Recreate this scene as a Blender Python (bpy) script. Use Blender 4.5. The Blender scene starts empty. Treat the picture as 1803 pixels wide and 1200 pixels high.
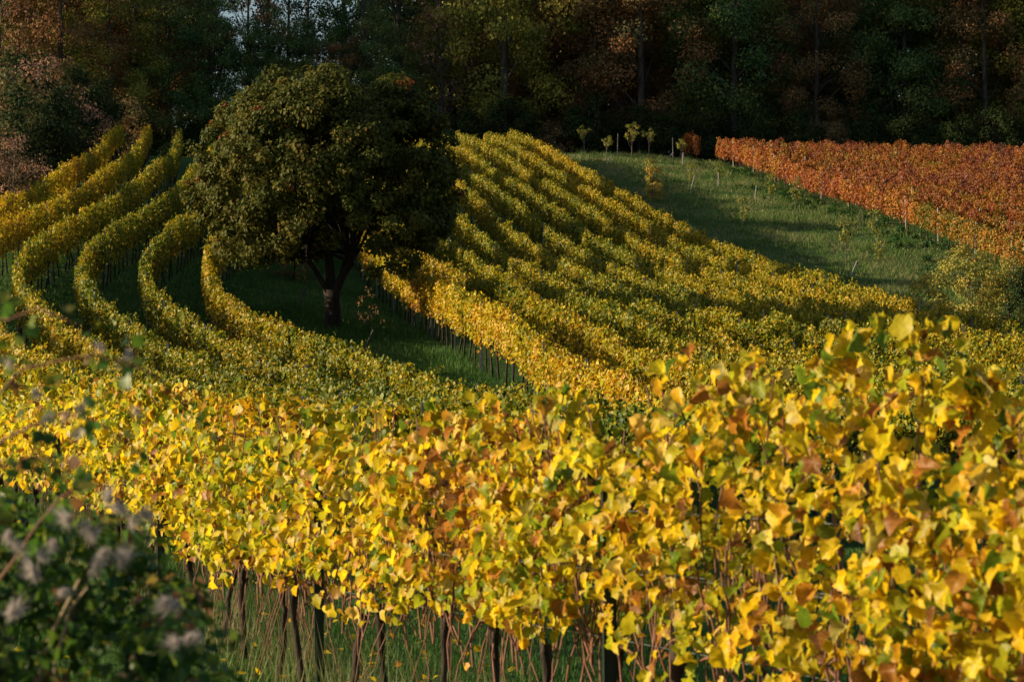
import bpy, math, random
import numpy as np
from mathutils import Vector, Matrix

rng = np.random.default_rng(7)
random.seed(7)
S = bpy.context.scene
C = S.collection

# ------------------------------------------------------------------ camera, sky, sun, exposure
cam_d = bpy.data.cameras.new('camera')
cam_d.sensor_width = 36.0
cam_d.lens = 85.0
cam_d.clip_start = 0.1
cam_d.clip_end = 6000
cam_d.dof.use_dof = True
cam_d.dof.focus_distance = 55.0
cam_d.dof.aperture_fstop = 7.0
cam = bpy.data.objects.new('camera', cam_d)
cam.location = (0, 0, 0)
cam.rotation_euler = (math.radians(90), 0, 0)
C.objects.link(cam)
S.camera = cam

SUN_EL = math.radians(15.5)
SUN_A = math.radians(1.0)          # heading of the light over the ground: +X is 0
W = bpy.data.worlds.new('World')
S.world = W
W.use_nodes = True
wn = W.node_tree
wn.nodes.clear()
sky = wn.nodes.new('ShaderNodeTexSky')
sky.sky_type = 'NISHITA'
sky.sun_disc = False
sky.sun_elevation = SUN_EL
# compass bearing of the sun (clockwise from +Y)
sky.sun_rotation = math.atan2(-math.cos(SUN_A), -math.sin(SUN_A)) % (2 * math.pi)
sky.air_density = 1.0
sky.dust_density = 2.0
sky.ozone_density = 1.5
bgn = wn.nodes.new('ShaderNodeBackground')
bgn.inputs['Strength'].default_value = 0.075
won = wn.nodes.new('ShaderNodeOutputWorld')
wn.links.new(sky.outputs['Color'], bgn.inputs['Color'])
wn.links.new(bgn.outputs['Background'], won.inputs['Surface'])

sun_d = bpy.data.lights.new('sun', 'SUN')
sun_d.energy = 5.0
sun_d.angle = math.radians(0.53)
sun_d.color = (1.0, 0.81, 0.55)
sun = bpy.data.objects.new('sun', sun_d)
ldir = Vector((math.cos(SUN_A) * math.cos(SUN_EL), math.sin(SUN_A) * math.cos(SUN_EL), -math.sin(SUN_EL)))
sun.rotation_euler = ldir.to_track_quat('-Z', 'Y').to_euler()
C.objects.link(sun)

S.view_settings.view_transform = 'Standard'
S.view_settings.look = 'None'
S.view_settings.exposure = 0.82
S.view_settings.gamma = 1.0
S.view_settings.use_curve_mapping = False
S.render.engine = 'CYCLES'
S.cycles.max_bounces = 5
S.cycles.diffuse_bounces = 2
S.cycles.glossy_bounces = 2
S.cycles.transmission_bounces = 3
S.cycles.transparent_max_bounces = 4
S.cycles.caustics_reflective = False
S.cycles.caustics_refractive = False
S.cycles.sample_clamp_indirect = 4.0

# ------------------------------------------------------------------ helpers
def tag(o, label=None, cat=None, group=None, kind=None):
    if label: o['label'] = label
    if cat: o['category'] = cat
    if group: o['group'] = group
    if kind: o['kind'] = kind
    return o

def empty(name, loc=(0, 0, 0), rz=0.0, sc=1.0):
    o = bpy.data.objects.new(name, None)
    o.location = loc
    o.rotation_euler = (0, 0, rz)
    o.scale = (sc, sc, sc) if not isinstance(sc, (tuple, list)) else sc
    o.empty_display_size = 0.2
    C.objects.link(o)
    return o

def link(name, mesh, parent=None, loc=(0, 0, 0), rot=(0, 0, 0), sc=(1, 1, 1)):
    o = bpy.data.objects.new(name, mesh)
    o.parent = parent
    o.location = loc
    o.rotation_euler = rot
    o.scale = sc
    C.objects.link(o)
    return o

def mesh_np(name, V, F, mat, smooth=False, fcol=None, vedge=None):
    """V (n,3) float, F (m,k) int uniform polygon size"""
    V = np.ascontiguousarray(V, dtype=np.float32)
    F = np.ascontiguousarray(F, dtype=np.int32)
    me = bpy.data.meshes.new(name)
    m, k = F.shape
    me.vertices.add(len(V))
    me.vertices.foreach_set('co', V.ravel())
    me.loops.add(m * k)
    me.loops.foreach_set('vertex_index', F.ravel())
    me.polygons.add(m)
    me.polygons.foreach_set('loop_start', np.arange(0, m * k, k, dtype=np.int32))
    me.polygons.foreach_set('loop_total', np.full(m, k, dtype=np.int32))
    if smooth:
        me.polygons.foreach_set('use_smooth', np.ones(m, dtype=bool))
    if fcol is not None:
        a = me.attributes.new('lc', 'FLOAT_VECTOR', 'FACE')
        a.data.foreach_set('vector', np.ascontiguousarray(fcol, dtype=np.float32).ravel())
    if vedge is not None:
        a = me.attributes.new('lp', 'FLOAT_VECTOR', 'POINT')
        a.data.foreach_set('vector', np.ascontiguousarray(vedge, dtype=np.float32).ravel())
    if mat: me.materials.append(mat)
    me.update(calc_edges=True)
    return me

class MB:
    """collects tubes and quads into one mesh"""
    def __init__(s): s.V = []; s.F = []; s.n = 0
    def tube(s, pts, rad, sides=6, cap=True, jit=0.0, seed=0):
        pts = np.asarray(pts, float); n = len(pts)
        rad = np.broadcast_to(np.asarray(rad, float), (n,))
        T = np.gradient(pts, axis=0); T /= np.linalg.norm(T, axis=1)[:, None] + 1e-9
        ref = np.array([0.3, 0.9, 0.1]) if abs(T[:, 1]).mean() < 0.8 else np.array([0.9, 0.1, 0.3])
        A = np.cross(T, ref); A /= np.linalg.norm(A, axis=1)[:, None] + 1e-9
        B = np.cross(T, A)
        th = np.linspace(0, 2 * math.pi, sides, endpoint=False)
        r = rad[:, None] * np.ones(sides)
        if jit: r = r * (1 + jit * np.random.default_rng(seed).normal(size=r.shape))
        ring = pts[:, None, :] + r[:, :, None] * (np.cos(th)[None, :, None] * A[:, None, :] + np.sin(th)[None, :, None] * B[:, None, :])
        b = s.n
        s.V.append(ring.reshape(-1, 3)); s.n += n * sides
        i = np.arange(n - 1)[:, None] * sides; j = np.arange(sides)[None, :]; j2 = (j + 1) % sides
        q = np.stack([b + i + j, b + i + j2, b + i + sides + j2, b + i + sides + j], -1).reshape(-1, 4)
        s.F.append(q)
        if cap:
            for k in (0, n - 1):
                s.V.append(pts[k:k + 1]); c = s.n; s.n += 1
                jj = np.arange(sides)
                o = b + k * sides
                s.F.append(np.stack([o + jj, o + (jj + 1) % sides, np.full(sides, c), np.full(sides, c)], -1))
    def box(s, c, h):
        c = np.asarray(c, float); h = np.asarray(h, float)
        sg = np.array([[-1,-1,-1],[1,-1,-1],[1,1,-1],[-1,1,-1],[-1,-1,1],[1,-1,1],[1,1,1],[-1,1,1]], float)
        b = s.n; s.V.append(c + sg * h); s.n += 8
        s.F.append(b + np.array([[0,3,2,1],[4,5,6,7],[0,1,5,4],[1,2,6,5],[2,3,7,6],[3,0,4,7]]))
    def mesh(s, name, mat, smooth=True):
        V = np.concatenate(s.V); F = np.concatenate(s.F)
        me = bpy.data.meshes.new(name)
        fl = []
        for f in F.tolist():
            fl.append(f[:3] if f[2] == f[3] else f)
        me.from_pydata(V.tolist(), [], fl)
        if smooth: me.polygons.foreach_set('use_smooth', np.ones(len(me.polygons), dtype=bool))
        me.materials.append(mat)
        me.update()
        return me

def vnoise(x, seed=0):
    """smooth 1-D value noise in -1..1"""
    x = np.asarray(x, float)
    tab = np.random.default_rng(seed + 991).uniform(-1, 1, 4096)
    i = np.floor(x).astype(int); f = x - i; f = f * f * (3 - 2 * f)
    return tab[i % 4096] * (1 - f) + tab[(i + 1) % 4096] * f

def vnoise2(x, y, seed=0):
    tab = np.random.default_rng(seed + 177).uniform(-1, 1, (256, 256))
    x = np.asarray(x, float); y = np.asarray(y, float)
    i = np.floor(x).astype(int); j = np.floor(y).astype(int)
    f = x - i; g = y - j; f = f * f * (3 - 2 * f); g = g * g * (3 - 2 * g)
    a = tab[i % 256, j % 256]; b = tab[(i + 1) % 256, j % 256]; c = tab[i % 256, (j + 1) % 256]; d = tab[(i + 1) % 256, (j + 1) % 256]
    return (a * (1 - f) + b * f) * (1 - g) + (c * (1 - f) + d * f) * g

# ------------------------------------------------------------------ materials
def new_mat(name):
    m = bpy.data.materials.new(name); m.use_nodes = True
    nt = m.node_tree; nt.nodes.clear()
    out = nt.nodes.new('ShaderNodeOutputMaterial')
    return m, nt, out

def leaf_mat(name, transl=0.35, rough=0.5, spec=0.35, obj_color=False, rim=None, tboost=1.25):
    m, nt, out = new_mat(name)
    N = nt.nodes.new; L = nt.links.new
    if obj_color:
        src = N('ShaderNodeObjectInfo').outputs['Color']
    else:
        a = N('ShaderNodeAttribute'); a.attribute_name = 'lc'; src = a.outputs['Color']
    if rim is not None:
        e = N('ShaderNodeAttribute'); e.attribute_name = 'lp'
        xyz = N('ShaderNodeSeparateXYZ'); L(e.outputs['Vector'], xyz.inputs[0])
        geo = N('ShaderNodeNewGeometry')
        def M(op, x, y=None, clamp=False):
            m_ = N('ShaderNodeMath'); m_.operation = op; m_.use_clamp = clamp
            for i_, v_ in enumerate((x, y)):
                if v_ is None: continue
                if isinstance(v_, (int, float)): m_.inputs[i_].default_value = v_
                else: L(v_, m_.inputs[i_])
            return m_.outputs[0]
        def noise(sc, det):
            n_ = N('ShaderNodeTexNoise'); n_.inputs['Scale'].default_value = sc; n_.inputs['Detail'].default_value = det
            L(geo.outputs['Position'], n_.inputs['Vector']); return n_.outputs['Fac']
        # browned rim and blotches
        blot = M('ADD', M('MULTIPLY', noise(24, 3), 3.0), -2.12)
        br = M('MULTIPLY', M('ADD', blot, M('MULTIPLY', M('POWER', xyz.outputs[0], 2.0), .62), True), .75)
        mx = N('ShaderNodeMix'); mx.data_type = 'RGBA'
        L(br, mx.inputs['Factor']); L(src, mx.inputs['A']); mx.inputs['B'].default_value = (*rim, 1)
        # veins: midrib and herringbone side veins stay greener
        ax = M('ABSOLUTE', xyz.outputs[1])
        ph = M('ABSOLUTE', M('SUBTRACT', M('FRACT', M('MULTIPLY', M('SUBTRACT', xyz.outputs[2], M('MULTIPLY', ax, .6)), 4.6)), .5))
        vein = M('MULTIPLY', M('MAXIMUM', M('LESS_THAN', ph, .07), M('LESS_THAN', ax, .018)), .22)
        mv = N('ShaderNodeMix'); mv.data_type = 'RGBA'
        L(vein, mv.inputs['Factor']); L(mx.outputs['Result'], mv.inputs['A']); mv.inputs['B'].default_value = (.34, .36, .06, 1)
        mr = N('ShaderNodeMapRange'); mr.inputs[1].default_value = .3; mr.inputs[2].default_value = .7
        mr.inputs[3].default_value = .82; mr.inputs[4].default_value = 1.15
        L(noise(70, 2), mr.inputs[0])
        vm = N('ShaderNodeVectorMath'); vm.operation = 'SCALE'
        L(mv.outputs['Result'], vm.inputs[0]); L(mr.outputs[0], vm.inputs['Scale'])
        src = vm.outputs[0]
    p = N('ShaderNodeBsdfPrincipled')
    p.inputs['Roughness'].default_value = rough
    p.inputs['Specular IOR Level'].default_value = spec
    L(src, p.inputs['Base Color'])
    t = N('ShaderNodeBsdfTranslucent')
    sc = N('ShaderNodeVectorMath'); sc.operation = 'SCALE'; sc.inputs['Scale'].default_value = tboost
    L(src, sc.inputs[0]); L(sc.outputs[0], t.inputs['Color'])
    mix = N('ShaderNodeMixShader'); mix.inputs[0].default_value = transl
    L(p.outputs[0], mix.inputs[1]); L(t.outputs[0], mix.inputs[2])
    L(mix.outputs[0], out.inputs['Surface'])
    return m

def bark_mat(name, c1, c2, scale=8.0, rough=0.9, bump=0.6, stretch=0.25):
    m, nt, out = new_mat(name)
    N = nt.nodes.new; L = nt.links.new
    tc = N('ShaderNodeTexCoord'); mp = N('ShaderNodeMapping'); mp.inputs['Scale'].default_value = (1, 1, stretch)
    L(tc.outputs['Object'], mp.inputs['Vector'])
    no = N('ShaderNodeTexNoise'); no.inputs['Scale'].default_value = scale; no.inputs['Detail'].default_value = 6
    L(mp.outputs[0], no.inputs['Vector'])
    cr = N('ShaderNodeValToRGB'); cr.color_ramp.elements[0].position = .3; cr.color_ramp.elements[1].position = .72
    cr.color_ramp.elements[0].color = (*c1, 1); cr.color_ramp.elements[1].color = (*c2, 1)
    L(no.outputs['Fac'], cr.inputs[0])
    p = N('ShaderNodeBsdfPrincipled'); p.inputs['Roughness'].default_value = rough
    p.inputs['Specular IOR Level'].default_value = .2
    L(cr.outputs[0], p.inputs['Base Color'])
    b = N('ShaderNodeBump'); b.inputs['Strength'].default_value = bump; b.inputs['Distance'].default_value = .02
    L(no.outputs['Fac'], b.inputs['Height']); L(b.outputs[0], p.inputs['Normal'])
    L(p.outputs[0], out.inputs['Surface'])
    return m

def plain_mat(name, col, rough=.5, metal=0.0, var=.25, scale=30):
    m, nt, out = new_mat(name)
    N = nt.nodes.new; L = nt.links.new
    tc = N('ShaderNodeTexCoord')
    no = N('ShaderNodeTexNoise'); no.inputs['Scale'].default_value = scale; no.inputs['Detail'].default_value = 5
    L(tc.outputs['Object'], no.inputs['Vector'])
    mr = N('ShaderNodeMapRange'); mr.inputs[3].default_value = 1 - var; mr.inputs[4].default_value = 1 + var
    L(no.outputs['Fac'], mr.inputs[0])
    vm = N('ShaderNodeVectorMath'); vm.operation = 'SCALE'; vm.inputs[0].default_value = col
    L(mr.outputs[0], vm.inputs['Scale'])
    p = N('ShaderNodeBsdfPrincipled'); p.inputs['Roughness'].default_value = rough; p.inputs['Metallic'].default_value = metal
    L(vm.outputs[0], p.inputs['Base Color'])
    L(p.outputs[0], out.inputs['Surface'])
    return m

M_vine = leaf_mat('vine_leaf', .32, .5, .22)
M_vine_near = leaf_mat('vine_leaf_near', .48, .45, .25, rim=(.30, .13, .03))
M_vine_obj = leaf_mat('vine_leaf_single', .48, .45, .25, obj_color=True, rim=(.30, .13, .03))
M_tree = leaf_mat('tree_leaf', .28, .6, .10)
M_forest = leaf_mat('forest_leaf', .25, .65, .08)
M_bush = leaf_mat('bush_leaf', .45, .45, .35)
M_bush_obj = leaf_mat('bush_leaf_single', .45, .45, .3, obj_color=True)
M_grass = leaf_mat('grass_blade', .3, .6, .2)
M_fluff = leaf_mat('seed_fluff', .45, .9, .05)
M_bark = bark_mat('bark', (.010, .008, .006), (.034, .025, .019), 9)
M_fbark = bark_mat('forest_bark', (.035, .030, .026), (.14, .12, .10), 5)
M_pbark = bark_mat('pale_bark', (.06, .05, .04), (.17, .145, .12), 6)
M_vtrunk = bark_mat('vine_trunk', (.014, .010, .008), (.06, .042, .030), 30, bump=1.0, stretch=.15)
M_cane = bark_mat('vine_cane', (.10, .040, .022), (.23, .11, .06), 40, rough=.6, bump=.3)
M_drystem = bark_mat('dry_stem', (.22, .15, .08), (.42, .32, .2), 30, rough=.7, bump=.3)
M_post = plain_mat('post_green_steel', (.012, .026, .022), .4, .35, .3, 12)
M_galv = plain_mat('galvanised', (.22, .23, .24), .45, .7, .3, 20)
M_wood = bark_mat('stake_wood', (.17, .15, .12), (.36, .32, .27), 14, bump=.4)
M_guard = plain_mat('tree_guard', (.18, .165, .145), .7, 0, .2, 10)

# ------------------------------------------------------------------ terrain (thin plate spline through surveyed points)
CP = np.array([
 (0,0,-1.75),(-20,0,-1.4),(20,0,-2.2),(1.77,8.34,-2.1),(.483,11.8,-2.24),(-1.35,16.8,-2.5),(-3.9,23.6,-2.5),(-6.5,30.7,-2.5),
 (-10,40,-2.3),(-14,50,-1.75),(-17,60,-.95),(4,20,-2.6),(3,40,-3.0),(10,30,-2.8),
 (-1.25,50,-2.75),(-4.9,60,-1.75),(-6.8,65,-1.2),(-8.6,70,-.45),(-9.6,75,.6),(-10,85,2.1),(-10.2,95,3.5),(-10.5,110,5.9),
 (1.7,50,-2.3),(0,60,-1.2),(-.8,64.65,-.8),(-1.5,69.3,-.35),(-2.4,74,0.05),(-3.16,78.6,.4),(-4.93,89,1.6),(-6.5,100,3.3),
 (-5.57,75,.44),
 (-13.2,68,-.25),(-15.05,80,1.5),(-15.3,93,3.45),(-15.5,100,4.5),(-16.5,119,7.35),(-18.6,137,10.0),
 (14.9,71,-1.4),(13.7,77.7,-.8),(11.95,87.5,.36),(9.5,101,1.9),(6.5,118,4.8),(.7,150,10.8),(3.6,134,7.8),
 (6,60,-2.0),(8,51,-2.5),(10,45,-2.9),(3,75,-.4),(2,90,1.0),(-1,110,4.4),(-3,130,7.7),
 (23.2,110,2.85),(20.5,125,5.6),(17.5,142,8.3),(13.7,163,11.9),(7,165,12.7),(2,163,12.5),(30,165,11.6),(38,168,11.6),(27,135,7.3),(32,110,3.4),(38,140,8.0),
 (-25,152,11.6),(-12,152,11.3),(-5,152,11.1),(-22,100,4.6),(-30,130,8.8),
 (0,185,12.3),(-40,185,12.8),(40,185,12.4),(0,230,12.0),(80,230,12),(-80,230,13),(-60,100,7),(-60,50,1),(-45,20,-1),
 (60,100,3),(60,50,-1),(45,20,-2.2),(0,-60,-2),(70,160,11),(-70,160,12),
], float)
def _U(r2): return np.where(r2 > 1e-12, r2 * np.log(r2 + 1e-12), 0.0)
def _fit(cp, lam=6.0):
    n = len(cp); xy = cp[:, :2] / 50.0
    d2 = ((xy[:, None] - xy[None]) ** 2).sum(-1)
    K = _U(d2) + np.eye(n) * lam * 1e-4
    P = np.c_[np.ones(n), xy]
    A = np.zeros((n + 3, n + 3)); A[:n, :n] = K; A[:n, n:] = P; A[n:, :n] = P.T
    b = np.r_[cp[:, 2], 0, 0, 0]
    return np.linalg.solve(A, b), xy
_w, _xy = _fit(CP)
def ter(x, y):
    x = np.atleast_1d(np.asarray(x, float)); y = np.atleast_1d(np.asarray(y, float))
    sh = np.broadcast(x, y).shape
    x = np.broadcast_to(x, sh).ravel(); y = np.broadcast_to(y, sh).ravel()
    out = np.empty(len(x))
    for a in range(0, len(x), 20000):
        q = np.c_[x[a:a+20000], y[a:a+20000]] / 50.0
        d2 = ((q[:, None] - _xy[None]) ** 2).sum(-1)
        out[a:a+20000] = _U(d2) @ _w[:-3] + _w[-3] + q @ _w[-2:]
    # the land levels off outside the surveyed ground
    r = np.maximum(np.maximum(np.abs(x) - 60, 0), np.maximum(y - 210, np.maximum(-y - 30, 0)))
    k = np.clip(r / 60, 0, 1); k = k * k * (3 - 2 * k)
    flat = np.clip((y - 60) / 120, 0, 1) * 12.5 - 1.5
    out = out * (1 - k) + flat * k
    return out.reshape(sh)
def tz(x, y): return float(ter(x, y)[0])

# ------------------------------------------------------------------ ground sheet
def axis(pts):
    out = []
    for a, b, st in pts: out.append(np.arange(a, b, st))
    return np.concatenate(out + [np.array([pts[-1][1]])])
gx = axis([(-2500, -400, 300), (-400, -80, 40), (-80, -40, 4), (-40, 45, .6), (45, 80, 4), (80, 400, 40), (400, 2500, 300)])
gy = axis([(-400, -40, 40), (-40, 0, 5), (0, 110, .6), (110, 190, 1.0), (190, 260, 5), (260, 600, 40), (600, 4000, 300)])
GX, GY = np.meshgrid(gx, gy, indexing='ij')
GZ = ter(GX, GY)
near = ((np.abs(GX) < 60) & (GY > 0) & (GY < 200))
GZ = GZ + near * (.035 * vnoise2(GX * .9, GY * .9, 3) + .02 * vnoise2(GX * 2.3, GY * 2.3, 4))
ni, nj = GX.shape
ii, jj = np.meshgrid(np.arange(ni - 1), np.arange(nj - 1), indexing='ij')
b0 = (ii * nj + jj).ravel()
GF = np.stack([b0, b0 + nj, b0 + nj + 1, b0 + 1], -1)

def ground_mat():
    m, nt, out = new_mat('meadow_ground')
    N = nt.nodes.new; L = nt.links.new
    tc = N('ShaderNodeTexCoord')
    n1 = N('ShaderNodeTexNoise'); n1.inputs['Scale'].default_value = .35; n1.inputs['Detail'].default_value = 8; n1.inputs['Roughness'].default_value = .65
    n2 = N('ShaderNodeTexNoise'); n2.inputs['Scale'].default_value = 9; n2.inputs['Detail'].default_value = 6
    n3 = N('ShaderNodeTexNoise'); n3.inputs['Scale'].default_value = 1.6; n3.inputs['Detail'].default_value = 4
    for n in (n1, n2, n3): L(tc.outputs['Object'], n.inputs['Vector'])
    c1 = N('ShaderNodeValToRGB')
    e = c1.color_ramp.elements
    e[0].position = .3; e[0].color = (.022, .060, .012, 1)
    e[1].position = .75; e[1].color = (.075, .135, .022, 1)
    x = c1.color_ramp.elements.new(.55); x.color = (.042, .095, .016, 1)
    ad = N('ShaderNodeMath'); ad.operation = 'MULTIPLY_ADD'; ad.inputs[1].default_value = .5; 
    L(n2.outputs['Fac'], ad.inputs[0]); 
    mu = N('ShaderNodeMath'); mu.operation = 'MULTIPLY'; mu.inputs[1].default_value = .5
    L(n1.outputs['Fac'], mu.inputs[0]); L(mu.outputs[0], ad.inputs[2])
    L(ad.outputs[0], c1.inputs[0])
    c3 = N('ShaderNodeValToRGB'); c3.color_ramp.elements[0].position = .56; c3.color_ramp.elements[1].position = .72
    L(n3.outputs['Fac'], c3.inputs[0])
    mm = N('ShaderNodeMath'); mm.operation = 'MULTIPLY'; mm.inputs[1].default_value = .55
    L(c3.outputs[0], mm.inputs[0])
    mx = N('ShaderNodeMix'); mx.data_type = 'RGBA'
    L(mm.outputs[0], mx.inputs['Factor']); L(c1.outputs[0], mx.inputs['A']); mx.inputs['B'].default_value = (.085, .075, .035, 1)
    p = N('ShaderNodeBsdfPrincipled'); p.inputs['Roughness'].default_value = .95; p.inputs['Specular IOR Level'].default_value = .1
    L(mx.outputs['Result'], p.inputs['Base Color'])
    bp = N('ShaderNodeBump'); bp.inputs['Strength'].default_value = .9; bp.inputs['Distance'].default_value = .08
    L(n2.outputs['Fac'], bp.inputs['Height']); L(bp.outputs[0], p.inputs['Normal'])
    L(p.outputs[0], out.inputs['Surface'])
    return m
M_ground = ground_mat()
ground = link('ground', mesh_np('ground', np.stack([GX, GY, GZ], -1).reshape(-1, 3), GF, M_ground, True))
tag(ground, 'green grassy vineyard slope rising from a shallow dip to the ridge', 'ground', kind='structure')

# ------------------------------------------------------------------ leaf templates: columns side, along, normal
T_KITE = (np.array([(0, 0, 0), (.48, .42, .10), (0, 1, -.05), (-.48, .42, .10)]), np.array([(0, 1, 2), (0, 2, 3)]), np.array([0., 1, 1, 1]))
T_MID = (np.array([(0, .3, .0), (0, -.02, 0), (.42, .02, .1), (.5, .48, .07), (.22, .72, -.02), (0, 1, -.14), (-.24, .70, .0), (-.5, .44, .1), (-.4, 0, .12)]),
         np.array([(0, i, i + 1) for i in range(1, 8)] + [(0, 8, 1)]), np.array([0.] + [1.] * 8))
def lobed(seed):
    r = np.random.default_rng(seed)
    half = [(.0, .02), (.2, -.1), (.42, .0), (.47, .2), (.55, .40), (.45, .52), (.40, .70), (.20, .78)]
    pts = half + [(0, 1.0)] + [(-x, y) for x, y in half[:0:-1]]
    P = np.array(pts) * r.uniform(.9, 1.12, (len(pts), 1)) + r.normal(0, .02, (len(pts), 2))
    P[0] = (0, .03)
    fold, curl, cup = r.uniform(.05, .95), r.uniform(-.25, .75), r.uniform(-.5, .5)
    z = fold * np.abs(P[:, 0]) - curl * (P[:, 1] - .35) ** 2 + cup * P[:, 0] * (P[:, 1] - .3) + r.normal(0, .03, len(P))
    V = np.vstack([[(0, .33, 0)], np.c_[P, z]])
    n = len(P)
    F = np.array([(0, 1 + i, 1 + (i + 1) % n) for i in range(n)])
    return V, F, np.r_[0., np.ones(n)]
T_LOBED = [lobed(i) for i in range(16)]

def lobed_hi(seed):
    r = np.random.default_rng(seed + 50)
    n = 18
    th = np.linspace(-math.pi / 2, 1.5 * math.pi, n, endpoint=False)
    lob = .50 + .045 * np.cos(5 * (th - math.pi / 2)) + .022 * np.where(np.arange(n) % 2, 1, -1) + r.normal(0, .03, n)
    lob[0] = .22
    P = np.c_[np.cos(th) * lob * r.uniform(.92, 1.12), .42 + np.sin(th) * lob * 1.06]
    P[0] = (0, .04)
    c = np.array([0, .36]); Q = c + (P - c) * .55
    A = np.vstack([[c], Q, P])
    fold, curl, cup, wav = r.uniform(.0, 1.2), r.uniform(-.8, 1.4), r.uniform(-.9, .9), r.uniform(.03, .12)
    z = fold * np.abs(A[:, 0]) - curl * (A[:, 1] - .35) ** 2 + cup * A[:, 0] * (A[:, 1] - .3)
    z += np.r_[0, r.normal(0, wav * .4, n), r.normal(0, wav, n)]
    x = A[:, 0] * (1 - .25 * fold * np.abs(A[:, 0]))
    k = np.arange(n); k2 = (k + 1) % n
    F = np.vstack([np.c_[0 * k, 1 + k, 1 + k2], np.c_[1 + k, 1 + n + k, 1 + n + k2], np.c_[1 + k, 1 + n + k2, 1 + k2]])
    return np.c_[x, A[:, 1], z], F, np.r_[0., np.full(n, .5), np.ones(n)]
T_HI = [lobed_hi(i) for i in range(16)]

def unit(v): return v / (np.linalg.norm(v, axis=-1, keepdims=True) + 1e-9)

def leaf_arrays(P, Nrm, D, size, tpl, col, wid=1.0):
    """P bases, Nrm facing, D tip direction; returns V, F, face colours, vertex edge"""
    tv, tf, te = tpl
    D = unit(D - Nrm * (D * Nrm).sum(-1, keepdims=True))
    X = np.cross(D, Nrm)
    n = len(P)
    s = np.broadcast_to(np.asarray(size, float), (n,))
    w = np.broadcast_to(np.asarray(wid, float), (n,))
    V = P[:, None] + s[:, None, None] * ((tv[None, :, 0:1] * w[:, None, None]) * X[:, None] + tv[None, :, 1:2] * D[:, None] + tv[None, :, 2:3] * Nrm[:, None])
    F = tf[None] + (np.arange(n) * len(tv))[:, None, None]
    fc = np.repeat(col, len(tf), axis=0)
    return V.reshape(-1, 3), F.reshape(-1, 3), fc, np.tile(np.c_[te, tv[:, 0], tv[:, 1]], (n, 1))

def join(parts):
    V = []; F = []; Cc = []; E = []; o = 0
    for v, f, c, e in parts:
        V.append(v); F.append(f + o); Cc.append(c); E.append(e); o += len(v)
    return np.concatenate(V), np.concatenate(F), np.concatenate(Cc), np.concatenate(E)

def ramp(t, stops):
    """t -> colour through (pos, rgb) stops"""
    xs = [p for p, _ in stops]; cs = np.array([c for _, c in stops])
    return np.stack([np.interp(t, xs, cs[:, i]) for i in range(3)], -1)

PAL_YEL = [(0.0, (.045, .110, .010)), (.2, (.12, .195, .012)), (.4, (.36, .35, .012)), (.6, (.68, .47, .008)), (.78, (.66, .31, .010)), (.9, (.40, .14, .014)), (1.0, (.18, .070, .02))]
PAL_NEAR = [(0.0, (.05, .12, .010)), (.2, (.14, .22, .012)), (.4, (.42, .40, .014)), (.6, (.78, .54, .010)), (.74, (.72, .41, .012)), (.86, (.40, .155, .022)), (1.0, (.17, .07, .022))]
PAL_RED = [(0.0, (.13, .14, .018)), (.2, (.48, .24, .014)), (.42, (.44, .135, .020)), (.6, (.33, .075, .026)), (.75, (.26, .075, .045)), (.9, (.17, .045, .03)), (1.0, (.09, .05, .03))]

# ------------------------------------------------------------------ vine rows
def resample(x, y, st=.25):
    d = np.r_[0, np.cumsum(np.hypot(np.diff(x), np.diff(y)))]
    s = np.arange(0, d[-1], st)
    return np.interp(s, d, x), np.interp(s, d, y), s

_ky = np.array([5, 50, 60, 66, 70, 75, 80.7, 84.5, 100, 119, 137, 160], float)
_kx = np.array([15.18, -1.25, -4.9, -7.1, -8.55, -9.55, -9.97, -10.04, -10.1, -11, -13.1, -16.0], float)
_yy = np.arange(5, 160, .25)
_xx = np.interp(_yy, _ky, _kx)
_k = np.exp(-.5 * (np.arange(-24, 25) * .25 / 2.2) ** 2); _k /= _k.sum()
_xx = np.convolve(np.pad(_xx, 24, mode='reflect', reflect_type='odd'), _k, mode='valid')
def left_row(k, y0, y1, d=1.9):
    tx = np.gradient(_xx); ty = np.gradient(_yy); n = np.hypot(tx, ty)
    x = _xx - d * k * ty / n; y = _yy + d * k * tx / n
    m = (y >= y0) & (y <= y1)
    return resample(x[m], y[m])
def straight_row(c, slope, y0, y1):
    y = np.arange(y0, y1, .25); x = c - slope * (y - 60)
    return resample(x, y)

def post_mesh(name, h, mat, w=.028):
    mb = MB()
    # rolled steel profile: web with two flanges
    mb.box((0, 0, h / 2), (w, .004, h / 2)); mb.box((-w, .014, h / 2), (.004, .018, h / 2 - .002)); mb.box((w, .014, h / 2), (.004, .018, h / 2 - .002))
    return mb.mesh(name, mat, False)
ME_post = post_mesh('post_mesh', 1.95, M_galv, .03)
ME_post_green = post_mesh('post_green_mesh', 1.60, M_post, .028)
mbw = MB(); mbw.tube([(0, 0, -.1), (.01, 0, .9), (0, .01, 1.9)], [.04, .038, .036], 7)
ME_post_wood = mbw.mesh('post_wood_mesh', M_wood)

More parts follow.
